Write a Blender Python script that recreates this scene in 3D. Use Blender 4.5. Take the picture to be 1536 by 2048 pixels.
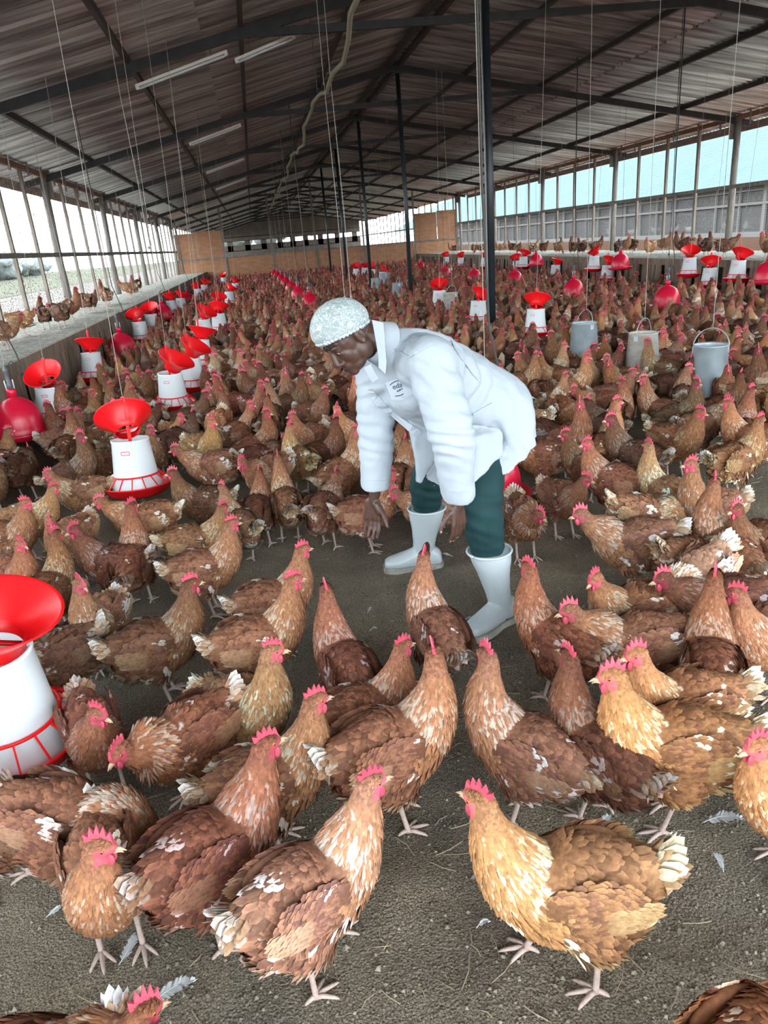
import bpy, bmesh, math, random
import numpy as np
from mathutils import Vector, Matrix, noise
from mathutils.bvhtree import BVHTree

for o in list(bpy.data.objects):
    bpy.data.objects.remove(o)
SC = bpy.context.scene
COL = SC.collection
PI = math.pi

# ------------------------------------------------------------------ camera
F_PX = 1430.0                      # focal length in pixels of the 1536 x 2048 frame
PITCH, ROLL, YAW = math.radians(20.813), math.radians(-4.741), math.radians(8.157)
CAM = Vector((0.0, 0.0, 1.5))
_f = Vector((math.sin(YAW) * math.cos(PITCH), math.cos(YAW) * math.cos(PITCH), -math.sin(PITCH)))
_r0 = Vector((math.cos(YAW), -math.sin(YAW), 0))
_u0 = _r0.cross(_f)
_r = math.cos(ROLL) * _r0 + math.sin(ROLL) * _u0
_u = -math.sin(ROLL) * _r0 + math.cos(ROLL) * _u0
cam_data = bpy.data.cameras.new('camera')
cam_data.sensor_fit = 'VERTICAL'
cam_data.sensor_height = 36.0
cam_data.lens = F_PX / 2048 * 36.0
cam_data.clip_end = 500
cam = bpy.data.objects.new('camera', cam_data)
COL.objects.link(cam)
cam.matrix_world = Matrix(((_r.x, _u.x, -_f.x, CAM.x), (_r.y, _u.y, -_f.y, CAM.y), (_r.z, _u.z, -_f.z, CAM.z), (0, 0, 0, 1)))
SC.camera = cam

# ------------------------------------------------------------------ world and exposure
world = bpy.data.worlds.new('hazy_sky')
SC.world = world
world.use_nodes = True
wn = world.node_tree.nodes
wl = world.node_tree.links
wn.clear()
w_out = wn.new('ShaderNodeOutputWorld')
w_bg = wn.new('ShaderNodeBackground')
w_tc = wn.new('ShaderNodeTexCoord')
w_sep = wn.new('ShaderNodeSeparateXYZ')
w_ramp = wn.new('ShaderNodeValToRGB')
w_ramp.color_ramp.elements[0].position = 0.0
w_ramp.color_ramp.elements[0].color = (0.86, 0.95, 1.0, 1)
w_ramp.color_ramp.elements[1].position = 0.6
w_ramp.color_ramp.elements[1].color = (0.80, 0.92, 1.0, 1)
wl.new(w_tc.outputs['Generated'], w_sep.inputs[0])
wl.new(w_sep.outputs['Z'], w_ramp.inputs[0])
wl.new(w_ramp.outputs[0], w_bg.inputs['Color'])
wl.new(w_bg.outputs[0], w_out.inputs['Surface'])
w_bg.inputs['Strength'].default_value = 1.0
SC.view_settings.view_transform = 'Standard'
SC.view_settings.look = 'None'
SC.view_settings.gamma = 1.0
SC.view_settings.use_curve_mapping = False
SC.view_settings.exposure = 3.2
if hasattr(SC, 'cycles'):
    SC.cycles.max_bounces = 4
    SC.cycles.adaptive_threshold = 0.03
    SC.cycles.diffuse_bounces = 2
    SC.cycles.glossy_bounces = 2
    SC.cycles.transparent_max_bounces = 8

# ------------------------------------------------------------------ helpers
def ray(px, py):
    return _r * (px - 768) - _u * (py - 1024) + _f * F_PX
def at(px, py, Y):                  # the point of depth Y seen at a pixel of the photograph
    d = ray(px, py)
    return CAM + d * (Y / d.y)
def gz(px, py, z):                  # the point of height z seen at a pixel of the photograph
    d = ray(px, py)
    return CAM + d * ((z - CAM.z) / d.z)
def proj(P):
    d = Vector(P) - CAM
    k = d.dot(_f)
    return (768 + F_PX * d.dot(_r) / k, 1024 - F_PX * d.dot(_u) / k, k)

def tag(o, label=None, cat=None, group=None, kind=None):
    if label: o['label'] = label
    if cat: o['category'] = cat
    if group: o['group'] = group
    if kind: o['kind'] = kind
    return o
def empty(name, loc=(0, 0, 0), rz=0.0, label=None, cat=None, group=None, kind=None):
    o = bpy.data.objects.new(name, None)
    o.empty_display_size = 0.1
    COL.objects.link(o)
    o.location = loc
    o.rotation_euler = (0, 0, rz)
    return tag(o, label, cat, group, kind)

class MB:
    """collects shapes, then links them as one mesh object"""
    def __init__(s):
        s.v, s.f, s.c = [], [], []
    def _add(s, vs, fs, col=None):
        n = len(s.v)
        s.v.extend([tuple(p) for p in vs])
        s.f.extend([tuple(i + n for i in f) for f in fs])
        s.c.extend([col] * len(vs))
        return s
    def box(s, lo, hi, col=None):
        x0, y0, z0 = lo
        x1, y1, z1 = hi
        return s._add([(x0, y0, z0), (x1, y0, z0), (x1, y1, z0), (x0, y1, z0), (x0, y0, z1), (x1, y0, z1), (x1, y1, z1), (x0, y1, z1)],
                      [(0, 3, 2, 1), (4, 5, 6, 7), (0, 1, 5, 4), (1, 2, 6, 5), (2, 3, 7, 6), (3, 0, 4, 7)], col)
    def beam(s, a, b, w, h, up=(0, 0, 1), col=None):
        a, b = Vector(a), Vector(b)
        t = (b - a).normalized()
        side = t.cross(Vector(up))
        if side.length < 1e-4: side = t.cross(Vector((1, 0, 0)))
        side.normalize()
        n = side.cross(t)
        vs = []
        for p in (a, b):
            for i, j in ((-1, -1), (1, -1), (1, 1), (-1, 1)):
                vs.append(p + side * (i * w / 2) + n * (j * h / 2))
        return s._add(vs, [(0, 1, 2, 3), (7, 6, 5, 4), (0, 4, 5, 1), (1, 5, 6, 2), (2, 6, 7, 3), (3, 7, 4, 0)], col)
    def rings(s, rs, closed=True, col=None):
        """loft through rings of equal length"""
        n = len(rs[0])
        vs = [p for r in rs for p in r]
        fs = []
        for i in range(len(rs) - 1):
            for j in range(n):
                k = (j + 1) % n
                fs.append((i * n + j, i * n + k, (i + 1) * n + k, (i + 1) * n + j))
        if closed:
            fs.append(tuple(range(n - 1, -1, -1)))
            fs.append(tuple((len(rs) - 1) * n + j for j in range(n)))
        return s._add(vs, fs, col)
    def tube(s, pts, rad, seg=8, col=None, closed=True):
        pts = [Vector(p) for p in pts]
        if not hasattr(rad, '__len__'): rad = [rad] * len(pts)
        rs = []
        prev = None
        for i, p in enumerate(pts):
            t = (pts[min(i + 1, len(pts) - 1)] - pts[max(i - 1, 0)]).normalized()
            if prev is None:
                a = t.cross(Vector((0, 0, 1)))
                if a.length < 0.05: a = t.cross(Vector((0, 1, 0)))
            else:
                a = prev - t * prev.dot(t)
            a.normalize()
            prev = a
            b = t.cross(a)
            rs.append([p + (a * math.cos(2 * PI * k / seg) + b * math.sin(2 * PI * k / seg)) * rad[i] for k in range(seg)])
        return s.rings(rs, closed, col)
    def lathe(s, prof, seg=24, c=(0, 0, 0), col=None, closed=False):
        c = Vector(c)
        rs = [[c + Vector((r * math.cos(2 * PI * k / seg), r * math.sin(2 * PI * k / seg), z)) for k in range(seg)] for r, z in prof]
        return s.rings(rs, closed, col)
    def ell(s, c, r, M=None, seg=16, nr=9, col=None):
        c = Vector(c)
        rs = []
        for i in range(nr):
            a = -PI / 2 + PI * (i + 0.5) / nr
            ring = []
            for k in range(seg):
                p = Vector((r[0] * math.cos(a) * math.cos(2 * PI * k / seg), r[1] * math.cos(a) * math.sin(2 * PI * k / seg), r[2] * math.sin(a)))
                ring.append(c + (M @ p if M is not None else p))
            rs.append(ring)
        return s.rings(rs, True, col)
    def cap(s, a, b, ra, rb, seg=14):
        """closed tapered capsule"""
        a, b = Vector(a), Vector(b)
        t = (b - a)
        L = t.length
        t.normalize()
        pts, rad = [], []
        for i in range(5):
            q = -PI / 2 + (i + 0.35) / 5 * PI / 2
            pts.append(a + t * (ra * math.sin(q))); rad.append(ra * math.cos(q))
        pts.append(a); rad.append(ra)
        pts.append(b); rad.append(rb)
        for i in range(5):
            q = (i + 0.65) / 5 * PI / 2
            pts.append(b + t * (rb * math.sin(q))); rad.append(rb * math.cos(q))
        return s.tube(pts, rad, seg)
    def mesh(s, name, mat=None, smooth=False, origin=None):
        me = bpy.data.meshes.new(name)
        vs = s.v
        if origin is not None:
            o = Vector(origin)
            vs = [(p[0] - o.x, p[1] - o.y, p[2] - o.z) for p in vs]
        me.from_pydata(vs, [], s.f)
        if mat: me.materials.append(mat)
        if any(c is not None for c in s.c):
            a = me.color_attributes.new('Col', 'FLOAT_COLOR', 'POINT')
            a.data.foreach_set('color', np.array([(*(c or (1, 1, 1)), 1.0) for c in s.c], 'f').ravel())
        if smooth: me.polygons.foreach_set('use_smooth', [True] * len(me.polygons))
        me.update()
        return me
    def build(s, name, mat=None, parent=None, smooth=False, origin=None, loc=None, kind=None):
        return link(name, s.mesh(name, mat, smooth, origin), parent, loc, kind)

def link(name, me, parent=None, loc=None, kind=None):
    o = bpy.data.objects.new(name, me)
    COL.objects.link(o)
    if parent: o.parent = parent
    if loc is not None: o.location = loc
    if kind: o['kind'] = kind
    return o

def remesh(mb, name, voxel, smooth=4, factor=0.5):
    """closed pieces fused into one continuous surface"""
    me = mb.mesh('tmp')
    bm = bmesh.new(); bm.from_mesh(me)
    bmesh.ops.recalc_face_normals(bm, faces=bm.faces)
    bm.to_mesh(me); bm.free()
    o = bpy.data.objects.new('tmp', me)
    COL.objects.link(o)
    m = o.modifiers.new('r', 'REMESH'); m.mode = 'VOXEL'; m.voxel_size = voxel; m.use_smooth_shade = True
    if smooth:
        q = o.modifiers.new('s', 'SMOOTH'); q.iterations = smooth; q.factor = factor
    dg = bpy.context.evaluated_depsgraph_get()
    out = bpy.data.meshes.new_from_object(o.evaluated_get(dg))
    out.name = name
    bpy.data.objects.remove(o); bpy.data.meshes.remove(me)
    out.polygons.foreach_set('use_smooth', [True] * len(out.polygons))
    return out

# ------------------------------------------------------------------ materials
MATS = {}
def mat(name, color=(0.5, 0.5, 0.5), rough=0.6, metal=0.0, noise_scale=None, noise_amt=0.3, color2=None, bump=0.0, bump_scale=40, spec=0.5, coord='Object', stretch=(1, 1, 1), detail=5):
    m = bpy.data.materials.new(name)
    m.use_nodes = True
    nt = m.node_tree
    b = nt.nodes['Principled BSDF']
    b.inputs['Base Color'].default_value = (*color, 1)
    b.inputs['Roughness'].default_value = rough
    b.inputs['Metallic'].default_value = metal
    b.inputs['Specular IOR Level'].default_value = spec
    if noise_scale or bump:
        tc = nt.nodes.new('ShaderNodeTexCoord')
        mp = nt.nodes.new('ShaderNodeMapping')
        mp.inputs['Scale'].default_value = stretch
        nt.links.new(tc.outputs[coord], mp.inputs[0])
    if noise_scale:
        n = nt.nodes.new('ShaderNodeTexNoise')
        n.inputs['Scale'].default_value = noise_scale
        n.inputs['Detail'].default_value = detail
        nt.links.new(mp.outputs[0], n.inputs['Vector'])
        r = nt.nodes.new('ShaderNodeValToRGB')
        c2 = color2 or tuple(c * (1 - noise_amt) for c in color)
        r.color_ramp.elements[0].position = 0.35
        r.color_ramp.elements[1].position = 0.65
        r.color_ramp.elements[0].color = (*c2, 1)
        r.color_ramp.elements[1].color = (*color, 1)
        nt.links.new(n.outputs['Fac'], r.inputs[0])
        nt.links.new(r.outputs[0], b.inputs['Base Color'])
    if bump:
        n2 = nt.nodes.new('ShaderNodeTexNoise')
        n2.inputs['Scale'].default_value = bump_scale
        n2.inputs['Detail'].default_value = 6
        nt.links.new(mp.outputs[0], n2.inputs['Vector'])
        bp = nt.nodes.new('ShaderNodeBump')
        bp.inputs['Strength'].default_value = bump
        bp.inputs['Distance'].default_value = 0.02
        nt.links.new(n2.outputs['Fac'], bp.inputs['Height'])
        nt.links.new(bp.outputs[0], b.inputs['Normal'])
    MATS[name] = m
    return m

M_floor = mat('litter', (0.52, 0.445, 0.345), 0.95, noise_scale=230, color2=(0.17, 0.14, 0.105), bump=1.0, bump_scale=170, spec=0.1, detail=3)
M_litter_ledge = mat('ledge_litter', (0.42, 0.40, 0.34), 0.95, noise_scale=14, color2=(0.24, 0.22, 0.19), bump=0.7, bump_scale=30, spec=0.1)
M_steel = mat('dark_steel', (0.035, 0.033, 0.034), 0.5, metal=0.3, noise_scale=6, noise_amt=0.4)
M_purlin = mat('purlin_timber', (0.060, 0.045, 0.038), 0.7, noise_scale=5, noise_amt=0.4, stretch=(4, 0.3, 4))
M_timber = mat('grey_timber', (0.26, 0.235, 0.205), 0.85, noise_scale=8, color2=(0.15, 0.13, 0.11), stretch=(4, 4, 0.4), bump=0.3, bump_scale=12)
M_stud = mat('sawn_stud', (0.30, 0.26, 0.22), 0.85, noise_scale=8, color2=(0.19, 0.15, 0.12), stretch=(4, 4, 0.5))
M_eave = mat('reddish_timber', (0.27, 0.14, 0.085), 0.8, noise_scale=6, color2=(0.17, 0.09, 0.06), stretch=(4, 0.5, 4))
M_ply = mat('plywood', (0.44, 0.21, 0.105), 0.7, noise_scale=3, color2=(0.33, 0.155, 0.08), stretch=(1, 1, 3))
M_plank = mat('ledge_plank', (0.30, 0.225, 0.165), 0.85, noise_scale=7, color2=(0.17, 0.125, 0.09), stretch=(4, 2, 0.5))
M_post = mat('blue_black_pole', (0.022, 0.030, 0.036), 0.35, noise_scale=5, noise_amt=0.3)
M_tubewhite = mat('tube_white', (0.85, 0.80, 0.70), 0.4)
M_cord = mat('pale_cord', (0.42, 0.38, 0.33), 0.8)
M_cordd = mat('dark_cord', (0.06, 0.055, 0.05), 0.8)
M_pipe = mat('pale_pipe', (0.40, 0.39, 0.29), 0.6)
M_red = mat('red_plastic', (0.85, 0.008, 0.012), 0.32, spec=0.4)
M_pinkred = mat('crimson_plastic', (0.72, 0.008, 0.045), 0.30, spec=0.5, noise_scale=6, noise_amt=0.12)
M_white = mat('white_plastic', (0.72, 0.76, 0.78), 0.35)
M_galv = mat('galvanised', (0.46, 0.52, 0.55), 0.42, metal=0.55, noise_scale=9, color2=(0.36, 0.42, 0.46))
M_rusty = mat('galvanised_feedstained', (0.52, 0.53, 0.52), 0.5, metal=0.35, noise_scale=7, color2=(0.45, 0.38, 0.28), stretch=(1, 1, 3))
M_grey = mat('grey_plastic', (0.10, 0.115, 0.13), 0.4)
M_feed = mat('feed_mash', (0.55, 0.42, 0.26), 0.95, noise_scale=60, noise_amt=0.3)
# ------------------------------------------------------------------ the shed
XL, XR, XM = -3.6, 10.25, 3.05
ZL, ZRT, ZM = 3.05, 3.27, 4.55
Y0, Y1, Y2 = -3.2, 37.0, 72.0
LEDGE_Z, LX, RX = 0.68, -2.31, 8.05
TRUSS = [-1.0, 4.4, 9.8, 15.2, 20.6, 26.0, 31.4, 36.8]
def zroof(x):
    return ZL + (x - XL) * (ZM - ZL) / (XM - XL) if x < XM else ZM - (x - XM) * (ZM - ZRT) / (XR - XM)

def surf_noise(x, y, s=1.0):
    return noise.noise(Vector((x * s, y * s, 0.3)))
def floor_z(x, y):
    return 0.016 * surf_noise(x, y, 1.3) + 0.012 * surf_noise(x + 9, y, 4.0) + 0.007 * surf_noise(x, y + 5, 11.0)

# litter floor: fine relief where the camera can see it, coarse beyond
def make_floor():
    vs, fs = [], []
    def grid(x0, x1, y0, y1, nx, ny):
        n = len(vs)
        for j in range(ny + 1):
            for i in range(nx + 1):
                x, y = x0 + (x1 - x0) * i / nx, y0 + (y1 - y0) * j / ny
                vs.append((x, y, floor_z(x, y)))
        for j in range(ny):
            for i in range(nx):
                a = n + j * (nx + 1) + i
                fs.append((a, a + 1, a + nx + 2, a + nx + 1))
    grid(XL, XR, Y0, 0.75, 100, 40)
    grid(LX - 0.05, RX + 0.05, 0.65, 4.85, 345, 140)
    grid(XL, XR, 0.9, Y2, 100, 360)
    for i in range(len(vs) - 101 * 361, len(vs)):
        if vs[i][1] < 4.8: vs[i] = (vs[i][0], vs[i][1], vs[i][2] - 0.03)
    me = bpy.data.meshes.new('floor')
    me.from_pydata(vs, [], fs)
    me.polygons.foreach_set('use_smooth', [True] * len(me.polygons))
    me.materials.append(M_floor)
    return tag(link('floor', me), 'grey-brown trampled litter covering the shed floor', kind='structure')
# two scales of colour in the litter: fine grains over broad damp patches
def tune_litter(m):
    nt = m.node_tree
    b = nt.nodes['Principled BSDF']
    src = b.inputs['Base Color'].links[0].from_socket
    tc = [n for n in nt.nodes if n.type == 'TEX_COORD'][0]
    n = nt.nodes.new('ShaderNodeTexNoise'); n.inputs['Scale'].default_value = 2.2; n.inputs['Detail'].default_value = 6
    nt.links.new(tc.outputs['Object'], n.inputs['Vector'])
    r = nt.nodes.new('ShaderNodeValToRGB')
    r.color_ramp.elements[0].position = 0.38; r.color_ramp.elements[0].color = (0.66, 0.66, 0.68, 1)
    r.color_ramp.elements[1].position = 0.62; r.color_ramp.elements[1].color = (1.0, 0.97, 0.92, 1)
    nt.links.new(n.outputs['Fac'], r.inputs[0])
    mx = nt.nodes.new('ShaderNodeMix'); mx.data_type = 'RGBA'; mx.blend_type = 'MULTIPLY'; mx.inputs[0].default_value = 1
    nt.links.new(src, mx.inputs[6]); nt.links.new(r.outputs[0], mx.inputs[7])
    nt.links.new(mx.outputs[2], b.inputs['Base Color'])
tune_litter(M_floor)
FLOOR = make_floor()

# corrugated roof
def roof_material():
    m = bpy.data.materials.new('corrugated_zinc')
    m.use_nodes = True
    nt = m.node_tree
    b = nt.nodes['Principled BSDF']
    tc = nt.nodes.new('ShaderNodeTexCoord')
    mp = nt.nodes.new('ShaderNodeMapping'); mp.inputs['Scale'].default_value = (0.22, 5.5, 0.22)  # streaks down the slope: rust and grime, with corrugation light and shade painted in
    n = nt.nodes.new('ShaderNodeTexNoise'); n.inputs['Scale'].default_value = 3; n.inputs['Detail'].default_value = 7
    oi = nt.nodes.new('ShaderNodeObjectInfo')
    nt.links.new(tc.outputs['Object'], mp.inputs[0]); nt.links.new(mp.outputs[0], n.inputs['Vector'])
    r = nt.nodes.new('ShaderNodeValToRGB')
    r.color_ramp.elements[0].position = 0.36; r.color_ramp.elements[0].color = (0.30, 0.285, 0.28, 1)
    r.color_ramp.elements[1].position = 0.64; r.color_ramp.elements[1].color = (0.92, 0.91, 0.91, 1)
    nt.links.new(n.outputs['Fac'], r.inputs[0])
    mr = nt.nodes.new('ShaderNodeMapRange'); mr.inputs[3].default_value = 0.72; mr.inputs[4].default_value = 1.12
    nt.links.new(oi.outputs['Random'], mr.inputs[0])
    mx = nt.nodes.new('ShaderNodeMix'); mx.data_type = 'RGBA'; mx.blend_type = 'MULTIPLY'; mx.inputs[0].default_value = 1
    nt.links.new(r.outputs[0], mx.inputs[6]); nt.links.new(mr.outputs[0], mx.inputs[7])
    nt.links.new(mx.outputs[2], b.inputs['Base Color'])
    b.inputs['Metallic'].default_value = 0.6
    b.inputs['Roughness'].default_value = 0.30
    return m
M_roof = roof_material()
WAVE, AMP = 0.14, 0.027
def sheet_mesh(name, length, slope, width, waves_seg=6):
    """corrugated sheet: local x runs down the slope, y across the waves"""
    n = int(round(width / WAVE)) * waves_seg
    vs, fs = [], []
    for i in range(n + 1):
        y = width * i / n
        z = AMP * math.cos(2 * PI * y / WAVE)
        vs.append((0, y, z)); vs.append((length, y, z + length * slope))
    for i in range(n):
        fs.append((2 * i, 2 * i + 1, 2 * i + 3, 2 * i + 2))
    me = bpy.data.meshes.new(name)
    me.from_pydata(vs, [], fs)
    me.polygons.foreach_set('use_smooth', [True] * len(fs))
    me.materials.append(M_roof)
    return me
CEIL = empty('ceiling', (XM, Y0, ZM), kind='structure', label='dark corrugated metal roof on steel trusses')
def ceil_child(name, me, loc):
    return link(name, me, CEIL, Vector(loc) - Vector((XM, Y0, ZM)))
SL, SR = (ZM - ZL) / (XM - XL), -(ZM - ZRT) / (XR - XM)
W_SHEET = WAVE * 6
OV = 0.55
tiers = [(XL - OV, XL + 3.35, SL), (XL + 3.2, XM + 0.02, SL), (XM - 0.02, XM + 3.75, SR), (XM + 3.6, XR + OV, SR)]
for ti, (xa, xb, s) in enumerate(tiers):
    me = sheet_mesh('roof_sheet', xb - xa, s, W_SHEET + WAVE)
    y, k = Y0, 0
    while y < Y1 + 0.3:
        lift = 0.02 if ti in (1, 2) else 0.0
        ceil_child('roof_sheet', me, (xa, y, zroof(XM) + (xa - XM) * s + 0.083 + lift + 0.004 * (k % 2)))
        y += W_SHEET; k += 1
for xa, xb, s in ((XL - OV, XM, SL), (XM, XR + OV, SR)):
    me = sheet_mesh('roof_strip', xb - xa, s, WAVE * 250, 4)
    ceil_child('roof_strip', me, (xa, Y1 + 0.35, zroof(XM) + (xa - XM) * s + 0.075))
def ceil_beam(name, a, b, w, h, m, up=(0, 0, 1)):
    c = (Vector(a) + Vector(b)) / 2
    mb = MB().beam(Vector(a) - c, Vector(b) - c, w, h, up)
    return ceil_child(name, mb.mesh(name, m), c)
for x in (1.61, 0.207, -1.12, -2.71, 4.43, 5.95, 7.35, 8.98):
    ceil_beam('purlin', (x, Y0, zroof(x) + 0.025), (x, Y2, zroof(x) + 0.025), 0.055, 0.075, M_purlin)
for dx in (-0.11, 0.11):
    ceil_beam('ridge_beam', (XM + dx, Y0, ZM - 0.02), (XM + dx, Y2, ZM - 0.02), 0.06, 0.09, M_purlin)
for y in TRUSS + [42.2, 47.6, 53.0, 58.4, 63.8, 69.2]:
    ceil_beam('rafter', (XL - 0.3, y, zroof(XL - 0.3) - 0.06), (XM, y, ZM - 0.06), 0.055, 0.11, M_steel)
    ceil_beam('rafter', (XR + 0.3, y, zroof(XR + 0.3) - 0.06), (XM, y, ZM - 0.06), 0.055, 0.11, M_steel)
    ceil_beam('collar_tie', (0.2, y, zroof(0.2) - 0.07), (5.95, y, zroof(5.95) - 0.07), 0.05, 0.085, M_steel)

# side walls: posts, studs, rails, wire netting
def wire_material():
    m = bpy.data.materials.new('wire_netting')
    m.use_nodes = True
    nt = m.node_tree
    b = nt.nodes['Principled BSDF']
    b.inputs['Base Color'].default_value = (0.5, 0.52, 0.53, 1)
    b.inputs['Roughness'].default_value = 0.5
    tc = nt.nodes.new('ShaderNodeTexCoord')
    vo = nt.nodes.new('ShaderNodeTexVoronoi'); vo.feature = 'DISTANCE_TO_EDGE'; vo.inputs['Scale'].default_value = 22; vo.inputs['Randomness'].default_value = 0.35
    nt.links.new(tc.outputs['Object'], vo.inputs['Vector'])
    mt = nt.nodes.new('ShaderNodeMath'); mt.operation = 'LESS_THAN'; mt.inputs[1].default_value = 0.022
    nt.links.new(vo.outputs['Distance'], mt.inputs[0])
    tr = nt.nodes.new('ShaderNodeBsdfTransparent')
    mx = nt.nodes.new('ShaderNodeMixShader')
    nt.links.new(mt.outputs[0], mx.inputs[0]); nt.links.new(tr.outputs[0], mx.inputs[1]); nt.links.new(b.outputs[0], mx.inputs[2])
    nt.links.new(mx.outputs[0], nt.nodes['Material Output'].inputs['Surface'])
    return m
M_wire = wire_material()
rng = random.Random(4)
def side_wall(name, X, zt, rail_z, inward, label):
    w = empty(name, (X, Y0, 0), kind='structure', label=label)
    def child(nm, mb, smooth=False, m=None):
        return mb.build(nm, m, w, smooth, origin=(X, Y0, 0))
    child('base_wall', MB().box((X - 0.08, Y0, 0), (X + 0.08, Y2, LEDGE_Z), None), m=M_plank)
    for y in TRUSS[:-1] + [36.8]:
        b = 0.02 * rng.uniform(-1, 1)
        child('post', MB().tube([(X, y, 0.3), (X + b, y + b, 1.6), (X - b, y, zt + 0.05)], [0.075, 0.07, 0.065], 12), True, M_timber)
        child('post_bracket', MB().box((X - 0.05 + inward * 0.08, y + 0.05, zt - 0.38), (X + 0.05 + inward * 0.08, y + 0.1, zt + 0.12)), m=M_timber)
    ys = sorted(TRUSS)
    for a, b in zip(ys[:-1], ys[1:]):
        for k in (1, 2, 3):
            y = a + (b - a) * k / 4 + rng.uniform(-0.06, 0.06)
            child('stud', MB().beam((X, y + rng.uniform(-.03, .03), LEDGE_Z - 0.1), (X, y, zt + 0.03), 0.075, 0.05, (1, 0, 0)), m=M_stud)
        child('rail', MB().beam((X + inward * 0.05, a, rail_z), (X + inward * 0.05, b, rail_z + rng.uniform(-.015, .015)), 0.055, 0.075), m=M_timber)
        child('wire_netting', MB()._add([(X - inward * 0.06, a, LEDGE_Z), (X - inward * 0.06, b, LEDGE_Z), (X - inward * 0.06, b, zt), (X - inward * 0.06, a, zt)], [(0, 1, 2, 3)]), m=M_wire)
        child('eave_beam', MB().beam((X + inward * 0.07, a, zt + 0.0), (X + inward * 0.07, b, zt + 0.0), 0.05, 0.09), m=M_eave)
        for k in range(6):
            y = a + (b - a) * (k + 0.5) / 6 + rng.uniform(-.1, .1)
            child('roof_strap', MB().beam((X + inward * 0.12, y, zt + 0.11), (X + inward * 0.11, y, zt - rng.uniform(0.06, 0.22)), 0.02, 0.03, (1, 0, 0)), m=M_timber)
    child('fascia_board', MB().box((X - inward * 0.5 - 0.02, Y0, zt - 0.20), (X - inward * 0.5 + 0.02, Y1, zt - 0.05)), m=M_eave)
    # the far section behind the partition
    for k in range(22):
        y = Y1 + 1.0 + k * 1.6
        child('stud', MB().beam((X, y, LEDGE_Z), (X, y, zt), 0.08, 0.06, (1, 0, 0)), m=M_stud)
    child('rail', MB().beam((X, Y1, rail_z), (X, Y2, rail_z), 0.06, 0.08), m=M_timber)
    return w
side_wall('wall_left', XL, ZL, 1.70, 1, 'open left side wall of timber posts, studs and wire netting')
side_wall('wall_right', XR, ZRT, 1.97, -1, 'open right side wall of timber posts, studs and wire netting')

# raised litter ledges along both walls, fronted with boards
def ledge(name, xa, xb, front, label):
    L = empty(name, (xa, Y0, 0), kind='structure', label=label)
    nx, ny = 10, 340
    vs, fs = [], []
    for j in range(ny + 1):
        for i in range(nx + 1):
            x, y = xa + (xb - xa) * i / nx, Y0 + (Y1 - Y0) * j / ny
            z = LEDGE_Z + 0.03 * surf_noise(x, y, 2.2) + 0.02 * surf_noise(x, y + 7, 6)
            vs.append((x - xa, y - Y0, z))
    for j in range(ny):
        for i in range(nx):
            a = j * (nx + 1) + i
            fs.append((a, a + 1, a + nx + 2, a + nx + 1))
    me = bpy.data.meshes.new('ledge_top')
    me.from_pydata(vs, [], fs)
    me.polygons.foreach_set('use_smooth', [True] * len(fs))
    me.materials.append(M_litter_ledge)
    link('ledge_top', me, L)
    d = 1 if front > (xa + xb) / 2 else -1
    MB().box((front - d * 0.3, Y0, 0), (front - d * 0.28, Y1, LEDGE_Z - 0.1)).build('ledge_back', M_purlin, L, origin=(xa, Y0, 0))
    MB().beam((front, Y0, LEDGE_Z - 0.03), (front, Y1, LEDGE_Z - 0.03), 0.05, 0.12).build('ledge_cap', M_plank, L, origin=(xa, Y0, 0))
    y = 3.0
    while y < Y1:
        wd = rng.uniform(0.13, 0.2)
        top = LEDGE_Z - 0.08
        MB().beam((front + d * 0.02, y + wd / 2, 0.0), (front, y + wd / 2 + rng.uniform(-.02, .02), top), wd, 0.025, (1, 0, 0)).build('plank', M_plank, L, origin=(xa, Y0, 0))
        y += wd + (rng.uniform(0.01, 0.03) if rng.random() < 0.6 else rng.uniform(0.1, 0.2))
    return L
ledge('wall_ledge_left', XL, LX, LX, 'raised litter ledge with board front along left wall')
ledge('wall_ledge_right', RX, XR, RX, 'raised litter ledge with board front along right wall')

# plywood partition and the far end
part_wall = empty('wall_far', (XM, Y1, 0), kind='structure', label='brown plywood partition across the far end')
def pw(name, lo, hi, m):
    return MB().box(lo, hi).build(name, m, part_wall, origin=(XM, Y1, 0))
x = XL
while x < XR - 0.1:
    xe = min(x + 2.3, XR)
    pw('plywood_panel', (x + 0.008, Y1 - 0.012, 0), (xe - 0.008, Y1 + 0.012, 1.27), M_ply)
    x = xe
pw('plywood_panel', (XL + 0.1, Y1 - 0.012, 1.30), (-2.55, Y1 + 0.012, 2.45), M_ply)
pw('plywood_panel', (-2.53, Y1 - 0.012, 1.30), (-1.35, Y1 + 0.012, 2.50), M_ply)
pw('plywood_panel', (8.0, Y1 - 0.012, 1.30), (9.1, Y1 + 0.012, 2.55), M_ply)
pw('plywood_panel', (9.12, Y1 - 0.012, 1.30), (XR - 0.1, Y1 + 0.012, 2.60), M_ply)
pw('partition_rail', (XL, Y1 - 0.05, 1.25), (XR, Y1 - 0.012, 1.31), M_timber)
for x in (XL + 0.2, -1.3, 0.95, 3.05, 5.4, 7.95, XR - 0.15):
    pw('partition_post', (x - 0.04, Y1 - 0.06, 0), (x + 0.04, Y1 - 0.013, zroof(x)), M_timber)
M_endboard = mat('grey_end_board', (0.20, 0.165, 0.14), 0.85, noise_scale=1.5, noise_amt=0.3)
end_wall = empty('wall_end', (XM, Y2, 0), kind='structure', label='distant end wall seen over the partition')
def ew(lo, hi):
    return MB().box(lo, hi).build('wall_board', M_endboard, end_wall, origin=(XM, Y2, 0))
ew((XL, Y2, 0), (XR, Y2 + 0.05, 1.55))
ew((XL, Y2, 2.35), (XR, Y2 + 0.05, 2.75))
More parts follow.
